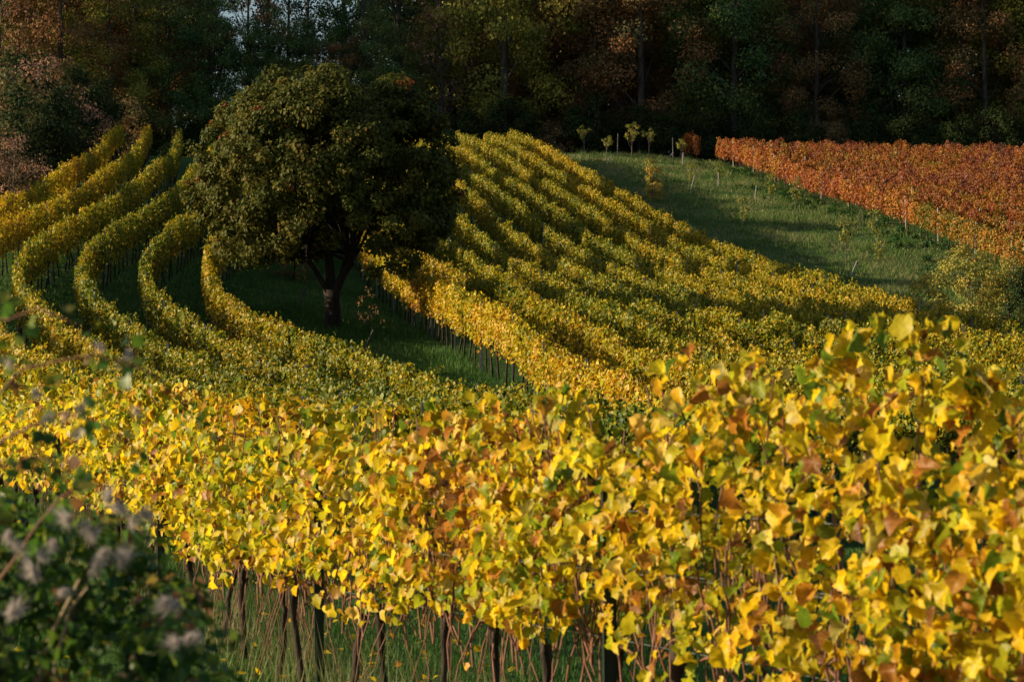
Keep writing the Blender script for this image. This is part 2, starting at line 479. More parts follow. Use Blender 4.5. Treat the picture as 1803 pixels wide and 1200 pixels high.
def row_leaves(x, y, s, per_m, hb, ht, half, size, seed, pal, tfun, tpl, top_shoots=True, facing=None):
    """one row's foliage arrays"""
    r = np.random.default_rng(seed)
    L = s[-1]
    dist = y
    dens = np.interp(np.arange(len(s)) , np.arange(len(s)), per_m(dist) * np.clip(1 + .35 * vnoise(s * .8, seed), .35, 1.4))
    cum = np.r_[0, np.cumsum(dens * .25)]
    n = int(cum[-1])
    q = np.interp(r.uniform(0, cum[-1], n), cum, np.arange(len(cum)))
    q = np.clip(q, 0, len(s) - 1.001)
    i = q.astype(int); f = q - i
    px = x[i] * (1 - f) + x[i + 1] * f if len(x) > 1 else x[i]
    py = y[i] * (1 - f) + y[i + 1] * f
    ss = q * .25
    tx = np.gradient(x)[i]; ty = np.gradient(y)[i]; tn = np.hypot(tx, ty); tx /= tn; ty /= tn
    nx, ny = -ty, tx            # left normal
    # outline of the hedge varies along the row
    top = ht + .13 * vnoise(ss * .7, seed + 1) + .13 * vnoise(ss * 2.7, seed + 2)
    bot = hb + .10 * vnoise(ss * .9, seed + 3) + .10 * vnoise(ss * 3.1, seed + 4)
    hw = half * (1 + .4 * vnoise(ss * 1.1, seed + 5))
    v = r.beta(1.25, 1.1, n)
    h = bot + (top - bot) * v
    u = np.sign(r.uniform(-1, 1, n)) * np.sqrt(r.uniform(0.02, 1, n)) * hw * (1 - .45 * np.clip(v - .55, 0, 1)) * (.72 + .35 * np.clip(v * 3, 0, 1))
    u += .05 * vnoise(ss * 4, seed + 6)
    if top_shoots:               # single shoots standing clear of the hedge
        ns = int(L * 1.5)
        m = r.integers(0, 9, n) == 0
        sh = r.uniform(0, L, ns)[r.integers(0, ns, m.sum())]
        lean = (np.random.default_rng(seed + 77).normal(0, .35, 4096))[(sh * 97).astype(int) % 4096]
        up = r.uniform(-.1, 1, m.sum()) ** 1.3 * .34 if False else r.uniform(0, .34, m.sum())
        qi = np.clip(sh / .25, 0, len(s) - 1.001); k = qi.astype(int); g = qi - k
        px[m] = x[k] * (1 - g) + x[k + 1] * g + tx[m] * lean * up + r.normal(0, .03, m.sum())
        py[m] = y[k] * (1 - g) + y[k + 1] * g + ty[m] * lean * up + r.normal(0, .03, m.sum())
        h[m] = (ht + .13 * vnoise(sh * .7, seed + 1)) - .12 + up
        u[m] = r.normal(0, .05, m.sum()) + lean * up * .6
    P = np.stack([px + nx * u, py + ny * u, ter(px, py) + h], -1)
    side = np.sign(u)[:, None]
    Nrm = unit(side * np.stack([nx, ny, np.zeros(n)], -1) * .8 + np.array([0, 0, .30]) + r.normal(0, .62, (n, 3)))
    D = np.array([0, 0, -1.0]) + r.normal(0, .45, (n, 3))
    sz = size(py) * r.uniform(.45, 1.35, n)
    t = tfun(ss, h, r, n, px, py)
    col = ramp(np.clip(t, 0, 1), pal) * r.uniform(.60, 1.12, (n, 1))
    return P, Nrm, D, sz, col, ss, h, u

def std_t(base, seed, vine=.16, leaf=.13, slow=.08):
    def f(ss, h, r, n, px, py):
        plant = vnoise(np.floor(ss / 1.0) * 7.31 + .5, seed + 21)
        return base + vine * plant + slow * vnoise(ss * .09, seed + 22) + r.normal(0, leaf, n) + (r.uniform(0, 1, n) < .06) * r.uniform(0, .35, n) - .05 * (h - 1.3)
    return f

def stems_mesh(x, y, s, seed, every=1.0, hb=.85, mat=None):
    r = np.random.default_rng(seed + 5)
    mb = MB()
    for d in np.arange(.4, s[-1], every):
        i = int(d / .25); px, py = x[i], y[i]; z = tz(px, py)
        a = r.normal(0, .05, 2)
        mb.tube([(px, py, z - .08), (px + a[0], py + a[1], z + hb * .55), (px + a[0] * 1.6, py + a[1] * .5, z + hb + .15)], [.034, .027, .02], 5, cap=False)
        for _ in range(2):
            b = r.normal(0, .12, 2)
            mb.tube([(px + a[0], py + a[1], z + hb * .85), (px + b[0], py + b[1], z + hb + .5)], [.012, .008], 3, cap=False)
    return mb.mesh('stems', mat or M_vtrunk)

ORD = ['first', 'second', 'third', 'fourth', 'fifth', 'sixth', 'seventh', 'eighth', 'ninth', 'tenth', 'eleventh', 'twelfth', 'thirteenth', 'fourteenth', 'fifteenth',
       'sixteenth', 'seventeenth', 'eighteenth', 'nineteenth', 'twentieth']
def ordw(i):
    if i < 20: return ORD[i]
    tens = {2: 'twenty', 3: 'thirty', 4: 'forty', 5: 'fifty'}[(i + 1) // 10]
    return (tens[:-1] + 'ieth') if (i + 1) % 10 == 0 else tens + '-' + ORD[(i + 1) % 10 - 1]

def vine_mat(name, pal, transl=.32):
    """leaf colour = ramp(plant tone + leaf offset); tone and strength come with the plant's object colour"""
    m, nt, out = new_mat(name)
    N = nt.nodes.new; L = nt.links.new
    oi = N('ShaderNodeObjectInfo'); so = N('ShaderNodeSeparateXYZ'); L(oi.outputs['Color'], so.inputs[0])
    at = N('ShaderNodeAttribute'); at.attribute_name = 'lc'; sa = N('ShaderNodeSeparateXYZ'); L(at.outputs['Vector'], sa.inputs[0])
    ad = N('ShaderNodeMath'); ad.operation = 'ADD'; L(so.outputs[0], ad.inputs[0]); L(sa.outputs[0], ad.inputs[1])
    cr = N('ShaderNodeValToRGB'); el = cr.color_ramp.elements
    el[0].position = pal[0][0]; el[0].color = (*pal[0][1], 1); el[1].position = pal[-1][0]; el[1].color = (*pal[-1][1], 1)
    for p_, c_ in pal[1:-1]: e_ = el.new(p_); e_.color = (*c_, 1)
    L(ad.outputs[0], cr.inputs[0])
    mu = N('ShaderNodeMath'); mu.operation = 'MULTIPLY'; L(so.outputs[1], mu.inputs[0]); L(sa.outputs[1], mu.inputs[1])
    sc = N('ShaderNodeVectorMath'); sc.operation = 'SCALE'; L(cr.outputs[0], sc.inputs[0]); L(mu.outputs[0], sc.inputs['Scale'])
    p = N('ShaderNodeBsdfPrincipled'); p.inputs['Roughness'].default_value = .5; p.inputs['Specular IOR Level'].default_value = .22
    t = N('ShaderNodeBsdfTranslucent'); L(sc.outputs[0], p.inputs['Base Color']); L(sc.outputs[0], t.inputs['Color'])
    mix = N('ShaderNodeMixShader'); mix.inputs[0].default_value = transl
    L(p.outputs[0], mix.inputs[1]); L(t.outputs[0], mix.inputs[2]); L(mix.outputs[0], out.inputs['Surface'])
    return m
M_vine_yel = vine_mat('vine_plant_yellow', PAL_YEL)
M_vine_red = vine_mat('vine_plant_red', PAL_RED)

def vine_mesh(i, mat, hb=.72, ht=1.84, half=.17, n=640, size=.086, tpl=T_KITE, vig=1.0, leaf_sd=.13):
    """one trained vine: x along the row, y across, z up"""
    r = np.random.default_rng(1000 + i)
    x = r.uniform(-.6, .6, n)
    top = (ht - hb) * vig + hb + .12 * vnoise(x * 2.2 + 9, i) + .09 * vnoise(x * 6 + 3, i + 50)
    bot = hb + .12 * vnoise(x * 2.5 + 5, i + 90) + .08 * vnoise(x * 7, i + 130)
    hw = half * (1 + .45 * vnoise(x * 2 + 2, i + 170))
    v = r.beta(1.3, 1.0, n)
    z = bot + (top - bot) * v
    y = np.sign(r.uniform(-1, 1, n)) * np.sqrt(r.uniform(.02, 1, n)) * hw * (1 - .5 * np.clip(v - .5, 0, 1)) * (.65 + .4 * np.clip(v * 3, 0, 1))
    # holes between the shoots
    keep = vnoise2(x * 3.5 + 40, z * 3.2 + i * 7, 11) + .5 * vnoise2(x * 8 + 9, z * 8 + i, 12) > -.55
    # shoots that stand clear
    m = r.uniform(0, 1, n) < .055
    ns = 5; sx = r.uniform(-.5, .5, ns); sl = r.normal(0, .45, ns); sy = r.normal(0, .4, ns); sh = r.uniform(.05, .32, ns)
    k = r.integers(0, ns, m.sum()); up = r.uniform(0, 1, m.sum()) * sh[k]
    x[m] = sx[k] + sl[k] * up + r.normal(0, .025, m.sum()); y[m] = sy[k] * up + r.normal(0, .03, m.sum()); z[m] = (ht - hb) * vig + hb - .08 + up
    keep |= m
    x, y, z, v = x[keep], y[keep], z[keep], v[keep]; n = len(x)
    P = np.stack([x, y, z], -1)
    Nm = unit(np.stack([0 * x, np.sign(y) * .85, 0 * x + .3], -1) + r.normal(0, .6, (n, 3)))
    D = np.array([0, 0, -1.0]) + r.normal(0, .45, (n, 3))
    dt = r.normal(0, leaf_sd, n) + (r.uniform(0, 1, n) < .06) * r.uniform(0, .35, n) - .05 * (z - 1.3)
    lc = np.stack([dt, r.uniform(.58, 1.15, n), 0 * dt], -1)
    a = leaf_arrays(P, Nm, D, size * r.uniform(.6, 1.3, n), tpl, lc)
    nc = 46                       # oversized inner leaves added to stop light passing through the hedge
    P = np.stack([r.uniform(-.55, .55, nc), r.normal(0, .05, nc), r.uniform(hb + .2, (ht - hb) * vig + hb - .05, nc)], -1)
    c = leaf_arrays(P, unit(np.array([0, 1.0, 0]) * r.choice([-1, 1], (nc, 1)) + r.normal(0, .3, (nc, 3))), np.array([0, 0, -1.0]) + r.normal(0, .5, (nc, 3)),
                    r.uniform(.15, .22, nc), tpl, np.stack([r.normal(-.12, .1, nc), r.uniform(.6, 1, nc), np.zeros(nc)], -1))
    V, F, fc, _ = join([a, c])
    return mesh_np('vine', V, F, mat, False, fc)
VIG = [1, 1.02, .99, 1, .97, 1.03, 1, .94, 1, .98, 1.01, .88, 1, 1, .97, 1.02]
VINES_YEL = [vine_mesh(i, M_vine_yel, vig=VIG[i], n=640 if VIG[i] > .9 else 420) for i in range(16)]
VINES_NEAR = [vine_mesh(30 + i, M_vine_yel, n=640, tpl=T_MID, vig=VIG[i], half=.2) for i in range(6)]
VINES_RED = [vine_mesh(50 + i, M_vine_red, .55, 1.82, .24, 620, .098, vig=VIG[i], leaf_sd=.2) for i in range(12)]

def vine_row(curve, seed, label, group, tone, plants, near=None, posts=5.0, post_me=None, frame=.235, bright=.6, step=1.0, every=1):
    x, y, s = curve
    keep = np.abs(x) < frame * y + 1.0
    i0 = np.argmax(keep); i1 = len(keep) - np.argmax(keep[::-1])
    x, y = x[i0:i1], y[i0:i1]; s = np.arange(len(x)) * .25
    if len(x) < 8: return None
    root = empty('vine_row', (x[0], y[0], tz(x[0], y[0])))
    tag(root, label, 'vine row', group)
    off = np.array(root.location)
    r = np.random.default_rng(seed + 31)
    d = np.arange(.5, s[-1] - .3, step) + r.normal(0, .04, len(np.arange(.5, s[-1] - .3, step)))
    px = np.interp(d, s, x); py = np.interp(d, s, y); pz = ter(px, py)
    qx = np.interp(d + .3, s, x); qy = np.interp(d + .3, s, y); qz = ter(qx, qy)
    wx = np.interp(d - .3, s, x); wy = np.interp(d - .3, s, y); wz = ter(wx, wy)
    for k in range(len(d)):
        if r.uniform() < .012: continue                       # a missing vine here and there
        pool = near if (near and py[k] < 44) else plants
        dx, dy, dz = qx[k] - wx[k], qy[k] - wy[k], qz[k] - wz[k]
        a = math.atan2(dy, dx); p_ = math.atan2(dz, math.hypot(dx, dy))
        flip = r.uniform() < .5
        o = link('vine', pool[int(r.integers(len(pool)))], root, (px[k] - off[0], py[k] - off[1], pz[k] - off[2]),
                 (0, p_ if flip else -p_, a + (math.pi if flip else 0)), (1, r.uniform(.85, 1.15), r.uniform(.95, 1.05)))
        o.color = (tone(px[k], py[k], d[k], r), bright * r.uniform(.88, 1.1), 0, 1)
    st = stems_mesh(x, y, s, seed, step)
    st.transform(Matrix.Translation(-Vector(root.location)))
    tag(link('stems', st, root), kind='stuff')
    if posts:
        for d_ in np.arange(.6, s[-1], posts):
            i = int(d_ / .25)
            a = math.atan2(y[min(i + 1, len(y) - 1)] - y[i - 1], x[min(i + 1, len(x) - 1)] - x[i - 1])
            link('post', post_me or ME_post, root, (x[i] - off[0], y[i] - off[1], tz(x[i], y[i]) - off[2] - .05), (random.gauss(0, .02), random.gauss(0, .02), a))
    return root
def tone_fn(base, seed):
    return lambda px, py, d, r: base + r.normal(0, .04) + .07 * float(vnoise(d * .11, seed)) + .05 * float(vnoise2(px * .15, py * .1, 5))

# rows curving down the left-hand slope; index 0 runs beside the big tree
left_end = [110, 124, 136, 138, 145, 152]
left_base = [.45, .36, .36, .47, .56, .60]
for k in range(6):
    lab = ['curving green-yellow vine row along the left side of the big tree lane'] + \
          [f'curving {c} vine row on the left-hand slope, {ordw(q)} out from the big tree' for q, c in
           ((1, 'mostly green'), (2, 'green and yellow'), (3, 'golden-green'), (4, 'golden'), (5, 'outermost golden'))]
    vine_row(left_row(k, 34 if k < 4 else 24, left_end[k]), 100 + k, lab[k], 'vine rows curving on the left-hand slope', tone_fn(left_base[k], 100 + k), VINES_YEL, VINES_NEAR, bright=[.68, .64, .66, .72, .80, .86][k])
# straight rows of the block right of the lane
right_end = [101, 116, 131, 150, 152, 153, 154, 155, 156, 157]
for k in range(10):
    lab = ('golden vine row along the grass lane, its bare stems and posts showing' if k == 0 else
           'yellow-green vine row bordering the orchard meadow, last of the right-hand block' if k == 9 else
           f'yellow-green vine row in the block right of the lane, {ordw(k)} counted from the lane')
    base = [.60, .51, .46, .44, .43, .43, .44, .46, .48, .50][k]
    vine_row(straight_row(.014 + 1.86 * k, .175, 41, right_end[k]), 200 + k, lab, 'straight vine rows right of the lane', tone_fn(base, 200 + k), VINES_YEL, VINES_NEAR,
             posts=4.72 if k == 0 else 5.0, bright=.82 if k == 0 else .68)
# red block beyond the orchard
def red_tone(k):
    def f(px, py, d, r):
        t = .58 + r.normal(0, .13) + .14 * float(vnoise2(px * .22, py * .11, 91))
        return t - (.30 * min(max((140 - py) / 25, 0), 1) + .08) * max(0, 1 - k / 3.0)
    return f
for k in range(-1, 13):
    y0, y1 = (164.5, 169) if k == -1 else (100, 163 + .35 * k)
    lab = ('short dull red vine row stub at the forest foot left of the red vineyard' if k == -1 else
           'orange-yellow vine row edging the red vineyard along the orchard meadow' if k == 0 else
           f'rust-red vine row of the far vineyard, {ordw(k)} in from the meadow edge')
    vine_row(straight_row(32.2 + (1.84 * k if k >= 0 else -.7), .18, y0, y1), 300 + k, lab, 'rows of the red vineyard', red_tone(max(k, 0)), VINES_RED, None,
             posts=4.8 if k in (0, 1) else 0, post_me=ME_post_wood, bright=.95 if k == 0 else .70)

# ------------------------------------------------------------------ the near vine row
def near_row():
    x, y, s = left_row(6, 6.3, 46)
    off = np.array((x[0], y[0], tz(x[0], y[0])))
    root = empty('vine_row', off)
    tag(root, 'bright yellow vine row closest to the camera with large leaves and green posts', 'vine row', None)
    per = lambda Y: np.interp(Y, [7, 14, 22, 32, 46], [1080, 1040, 780, 470, 240])
    siz = lambda Y: np.interp(Y, [7, 14, 46], [.073, .071, .086])
    def tf(ss, h, r, n, px, py):
        plant = vnoise(np.floor(ss / .95) * 7.31 + .5, 61)
        ang = px / py
        t = .505 + .07 * plant + .09 * vnoise(ss * 1.7 + h * 2, 62) + r.normal(0, .12, n)
        t += .42 * np.exp(-((ang + .003) / .016) ** 2) * np.exp(-((h - 1.5) / .5) ** 2) * r.uniform(.1, 1.3, n)
        t += .04 * np.clip((ang - .07) / .05, 0, 1) + (r.uniform(0, 1, n) < .14 * np.clip((ang - .07) / .05, 0, 1)) * r.uniform(.15, .4, n)
        q = r.uniform(0, 1, n)
        t = np.where(q < .10, r.uniform(.10, .36, n), t)          # leaves still green
        t = np.where(q > .92, r.uniform(.78, .99, n), t)         # leaves already brown
        patch = np.exp(-((ang + .003 + .012 * vnoise(h * 4, 81)) / .017) ** 2) * np.exp(-((h - 1.5) / .42) ** 2)
        t = np.where(r.uniform(0, 1, n) < .75 * patch, r.uniform(.72, .96, n), t)
        t -= .16 * np.exp(-((ang - .062) / .012) ** 2) * r.uniform(0, 1, n)
        t -= .14 * np.exp(-((ang + .115) / .014) ** 2) * np.exp(-((h - 1.7) / .3) ** 2) * r.uniform(0, 1, n)
        t -= .10 * np.clip((h - 1.75) / .3, 0, 1)
        return t
    P, Nm, D, sz, col, ss, h, u = row_leaves(x, y, s, per, .80, 1.84, .42, siz, 600, PAL_NEAR, tf, None)
    P[:, 2] += (.07 * np.clip((15.5 - P[:, 1]) / 2, 0, 1) + .16 * np.clip((10.3 - P[:, 1]) / .35, 0, 1) - .42 * np.clip((8.95 - P[:, 1]) / .6, 0, 1)) * np.clip((h - 1.0) / .8, 0, 1)
    # pale dry backs on some leaves
    rr = np.random.default_rng(3)
    pale = rr.uniform(0, 1, len(P)) < .07
    col[pale] = col[pale] * .5 + np.array((.70, .52, .16)) * .5
    # leaves thin out towards the bottom and leave the posts free
    posts = []
    for Yp in (11.8, 16.76, 21.7, 26.7, 31.7):
        i = int(np.argmin(np.abs(y - Yp))); posts.append((x[i], y[i], s[i]))
    keep = vnoise2(ss * 3.2, h * 3.6, 71) + .6 * vnoise2(ss * 8, h * 8, 72) > -.58 + .2 * rr.normal(size=len(P))
    for (px, py, ps), lim in zip(posts, (1.22, .98, .95, .95, .95)):
        keep &= ~((ss - ps > -.62) & (ss - ps < .12) & (h < lim) & (u > .10))
    low = h < .86 + .10 * vnoise(ss * 2.2, 68)
    keep &= ~(low & (rr.uniform(0, 1, len(P)) < .6))
    P, Nm, D, sz, col, ss, h, u = [a[keep] for a in (P, Nm, D, sz, col, ss, h, u)]
    # long hanging leaves at the bottom right
    pxl = 901.5 + 4257 * P[:, 0] / P[:, 1]; pyl = 600 - 4257 * P[:, 2] / P[:, 1]
    vis = (pxl > 5) & (pxl < 1798) & (pyl > 560) & (pyl < 1195) & (u > .14)
    app = np.where(vis, sz / P[:, 1] * (1 + .6 * np.clip(u - .14, 0, .2) / .2), 0)
    pick = np.argsort(-app)[:300]
    single = np.zeros(len(P), bool); single[pick] = True
    rest = ~single
    nr = rest & (P[:, 1] < 24); fr = rest & ~nr
    parts = []
    wid = np.random.default_rng(6).uniform(.7, 1.05, len(P))
    var = np.random.default_rng(5).integers(0, len(T_LOBED), len(P))
    for v in range(len(T_LOBED)):
        for tp, m in ((T_HI, nr & (var == v) & (P[:, 1] < 13.5)), (T_LOBED, nr & (var == v) & (P[:, 1] >= 13.5))):
            if m.any(): parts.append(leaf_arrays(P[m] - off, Nm[m], D[m], sz[m], tp[v], col[m], wid[m]))
    if fr.any(): parts.append(leaf_arrays(P[fr] - off, Nm[fr], D[fr], sz[fr], T_MID, col[fr]))
    V, F, fc, ve = join(parts)
    tag(link('foliage', mesh_np('near_foliage', V, F, M_vine_near, True, fc, ve), root), kind='stuff')
    lm = [mesh_np('leaf', t[0] * .1, t[1], M_vine_obj, True, None, np.c_[t[2], t[0][:, 0], t[0][:, 1]]) for t in T_HI]
    for i in pick:
        n = Nm[i]; d = D[i] - n * (D[i] @ n); d /= np.linalg.norm(d); xx = np.cross(d, n)
        k = sz[i] / .1; p = P[i] - off
        o = link('leaf', lm[var[i]], root)
        o.matrix_local = Matrix(((xx[0] * k, d[0] * k, n[0] * k, p[0]), (xx[1] * k, d[1] * k, n[1] * k, p[1]), (xx[2] * k, d[2] * k, n[2] * k, p[2]), (0, 0, 0, 1)))
        o.color = (*[float(c) for c in col[i]], 1)
    # posts
    for (px, py, ps) in posts:
        link('post', ME_post_green, root, (px - .10 - off[0], py - .06 - off[1], tz(px, py) - off[2] - .06), (.01, -.012, math.radians(12)))
    # trunks
    tr = []
    for q in range(5):
        r = np.random.default_rng(40 + q); mb = MB()
        z = np.array([-.1, .1, .25, .4, .52, .62, .70, .76]); w = np.cumsum(r.normal(0, .018, (8, 2)), axis=0)
        mb.tube(np.c_[w, z], np.array([.036, .027, .023, .022, .023, .027, .034, .022]) * r.uniform(.85, 1.15), 8, jit=.17, seed=q)
        e = w[-2]
        for sgn in (-1, 1):
            a = r.uniform(.08, .16)
            mb.tube([(e[0], e[1], .66), (e[0] + .3 * a * sgn, e[1] + .9 * a * sgn, .74), (e[0] + .4 * a * sgn, e[1] + 1.3 * a * sgn, .80)], [.026, .018, .011], 6)
        tr.append(mb.mesh('trunk', M_vtrunk))
    rt = np.random.default_rng(9)
    heads = []
    for d in np.arange(.3, s[-1], .95):
        i = min(int((d + rt.normal(0, .06)) / .25), len(x) - 1)
        if min(abs(s[i] - p[2]) for p in posts) < .12: continue
        a = math.atan2(y[min(i + 1, len(y) - 1)] - y[i - 1], x[min(i + 1, len(x) - 1)] - x[i - 1])
        p = (x[i] - off[0], y[i] - off[1], tz(x[i], y[i]) - off[2])
        heads.append((p, a, y[i]))
        if abs(x[i]) < .26 * y[i] + .4 and y[i] < 36:
            link('trunk', tr[int(rt.integers(5))], root, p, (rt.normal(0, .07), rt.normal(0, .07), a - math.pi / 2 + rt.choice([0, math.pi])), (1, 1, rt.uniform(.92, 1.08)))
    # canes: shoots that rise through the leaves and bows tied down to the wire
    cm = []
    for q in range(9):
        r = np.random.default_rng(70 + q); mb = MB()
        z = np.linspace(0, 1.25, 9); w = np.cumsum(r.normal(0, .022, (9, 2)), axis=0); w -= w[0]
        mb.tube(np.c_[w, z], np.linspace(.0068, .0034, 9), 5)
        cm.append(mb.mesh('cane', M_cane))
    for q in range(5):
        r = np.random.default_rng(90 + q); mb = MB()
        t = np.linspace(0, 1, 10); ln = r.uniform(.4, .62); drop = r.uniform(.1, .26)
        pts = np.c_[r.normal(0, .012, 10).cumsum() * .6, ln * t, .78 + .10 * np.sin(math.pi * t * .9) * (1 - t) - drop * t ** 2]
        mb.tube(pts, np.linspace(.009, .005, 10), 5)
        for tt in r.uniform(.15, .95, 5):
            i = int(tt * 9); p0 = pts[i]; L_ = r.uniform(.3, .75)
            zz = np.linspace(0, 1, 6)
            ww = np.cumsum(r.normal(0, .016, (6, 2)), axis=0)
            mb.tube(np.c_[p0[0] + ww[:, 0], p0[1] + ww[:, 1] + .05 * np.sin(zz * 2), p0[2] + L_ * zz - .06 * np.sin(zz * math.pi)], np.linspace(.0062, .0036, 6), 4)
        cm.append(mb.mesh('cane', M_cane))
    for q in range(3):               # dead shoots hanging to the ground
        r = np.random.default_rng(110 + q); mb = MB()
        t = np.linspace(0, 1, 8)
        mb.tube(np.c_[.12 * t * r.normal() + r.normal(0, .01, 8), .16 * t * r.normal() + r.normal(0, .01, 8), .85 - .83 * t], np.linspace(.005, .003, 8), 4)
        cm.append(mb.mesh('cane', M_cane))
    far = MB()
    for (p, a, yy) in heads:
        for sgn in (0, math.pi):
            k = 9 + int(rt.integers(5))
            if yy < 27: link('cane', cm[k], root, p, (0, 0, a - math.pi / 2 + sgn), (1, 1, rt.uniform(.9, 1.06)))
        for _ in range(8 if yy < 18 else 5):
            d = rt.uniform(-.45, .45); q = (p[0] + math.cos(a) * d, p[1] + math.sin(a) * d, p[2] + rt.uniform(.42, .80))
            if yy < 20: link('cane', cm[int(rt.integers(9))], root, q, (rt.normal(0, .09), rt.normal(0, .09), rt.uniform(0, 6)))
            elif yy < 36: far.tube([q, (q[0] + rt.normal(0, .06), q[1] + rt.normal(0, .06), q[2] + .9)], [.005, .003], 4, cap=False)
        n = 11 if 16.5 < yy < 23 else int(rt.integers(2, 6))
        for _ in range(n):
            d = rt.uniform(-.4, .4)
            if yy < 30: link('cane', cm[14 + int(rt.integers(3))], root, (p[0] + math.cos(a) * d, p[1] + math.sin(a) * d, p[2]), (0, 0, rt.uniform(0, 6)))
    tag(link('shoots', far.mesh('shoots', M_cane), root), kind='stuff')
    # wires
    for hh, lat in ((.78, 0), (1.12, .05), (1.12, -.05), (1.42, .05)):
        mb = MB(); pts = []
        for i in range(0, len(x), 5):
            tx, ty = np.gradient(x)[i], np.gradient(y)[i]; n = math.hypot(tx, ty)
            pts.append((x[i] - ty / n * lat - off[0], y[i] + tx / n * lat - off[1], tz(x[i], y[i]) + hh - off[2]))
        mb.tube(pts, .0022, 5)
        link('wire', mb.mesh('wire', M_galv), root)
    return root
near_row()

# ------------------------------------------------------------------ trees
def crown_cloud(r, env, ncl, inner=.35, lump=.16, squash=1.0):
    """cluster centres inside a crown given by (height, radius) pairs"""
    zs = np.array([e[0] for e in env], float); rs = np.array([e[1] for e in env], float)
    pts = []
    cz = (zs[0] + zs[-1]) / 2
    while len(pts) < ncl:
        z = r.uniform(zs[0], zs[-1]); R = np.interp(z, zs, rs)
        if r.uniform() > R / rs.max(): continue
        a = r.uniform(0, 2 * math.pi)
        rad = R * (inner + (1 - inner) * math.sqrt(r.uniform()))
        rad *= 1 + lump * math.sin(3 * a + z * 1.7 + lump * 40) * math.sin(2 * a + z * .9)
        pts.append((rad * math.cos(a), rad * math.sin(a) * squash, z))
    return np.array(pts)

def cluster_leaves(r, cen, cr, per, lsize, pal, tbase, tvar=.16, cvar=.14, mid=None, droop=.7, flat=.75, tpl=T_KITE, wid=.8):
    n = len(cen) * per
    ci = np.repeat(np.arange(len(cen)), per)
    o = r.normal(size=(n, 3)); o = unit(o) * (r.uniform(0, 1, (n, 1)) ** .45)
    rad = (np.asarray(cr)[ci] if np.ndim(cr) else np.full(n, cr))[:, None]
    o[:, 2] *= flat
    P = cen[ci] + o * rad
    mid = np.array(mid if mid is not None else cen.mean(0))
    outw = unit(unit(P - mid) * .5 + unit(o) * .6 + np.array([0, 0, .35]) + r.normal(0, .5, (n, 3)))
    D = np.array([0, 0, -droop]) + unit(o) * .5 + r.normal(0, .5, (n, 3))
    ct = r.normal(0, cvar, len(cen))
    t = np.clip(tbase + ct[ci] + r.normal(0, tvar, n), 0, 1)
    col = ramp(t, pal) * r.uniform(.75, 1.2, (n, 1))
    return leaf_arrays(P, outw, D, lsize * r.uniform(.7, 1.3, n), tpl, col, wid)

def limb(mb, a, b, r0, r1, r, sag=.12, n=6, sides=6):
    a = np.array(a, float); b = np.array(b, float); t = np.linspace(0, 1, n)[:, None]
    L = np.linalg.norm(b - a)
    mid = np.array([0, 0, 1.0]) * np.sin(t * math.pi) * L * sag
    wob = np.cumsum(r.normal(0, .025 * L, (n, 3)), axis=0) * t * (1 - t) * 3
    mb.tube(a + (b - a) * t + mid * np.array([1, 1, 1]) + wob, np.linspace(r0, r1, n), sides, cap=False)

PAL_WALNUT = [(0, (.035, .055, .010)), (.35, (.070, .080, .013)), (.6, (.11, .105, .017)), (.8, (.15, .11, .020)), (.95, (.18, .065, .018)), (1, (.26, .03, .012))]

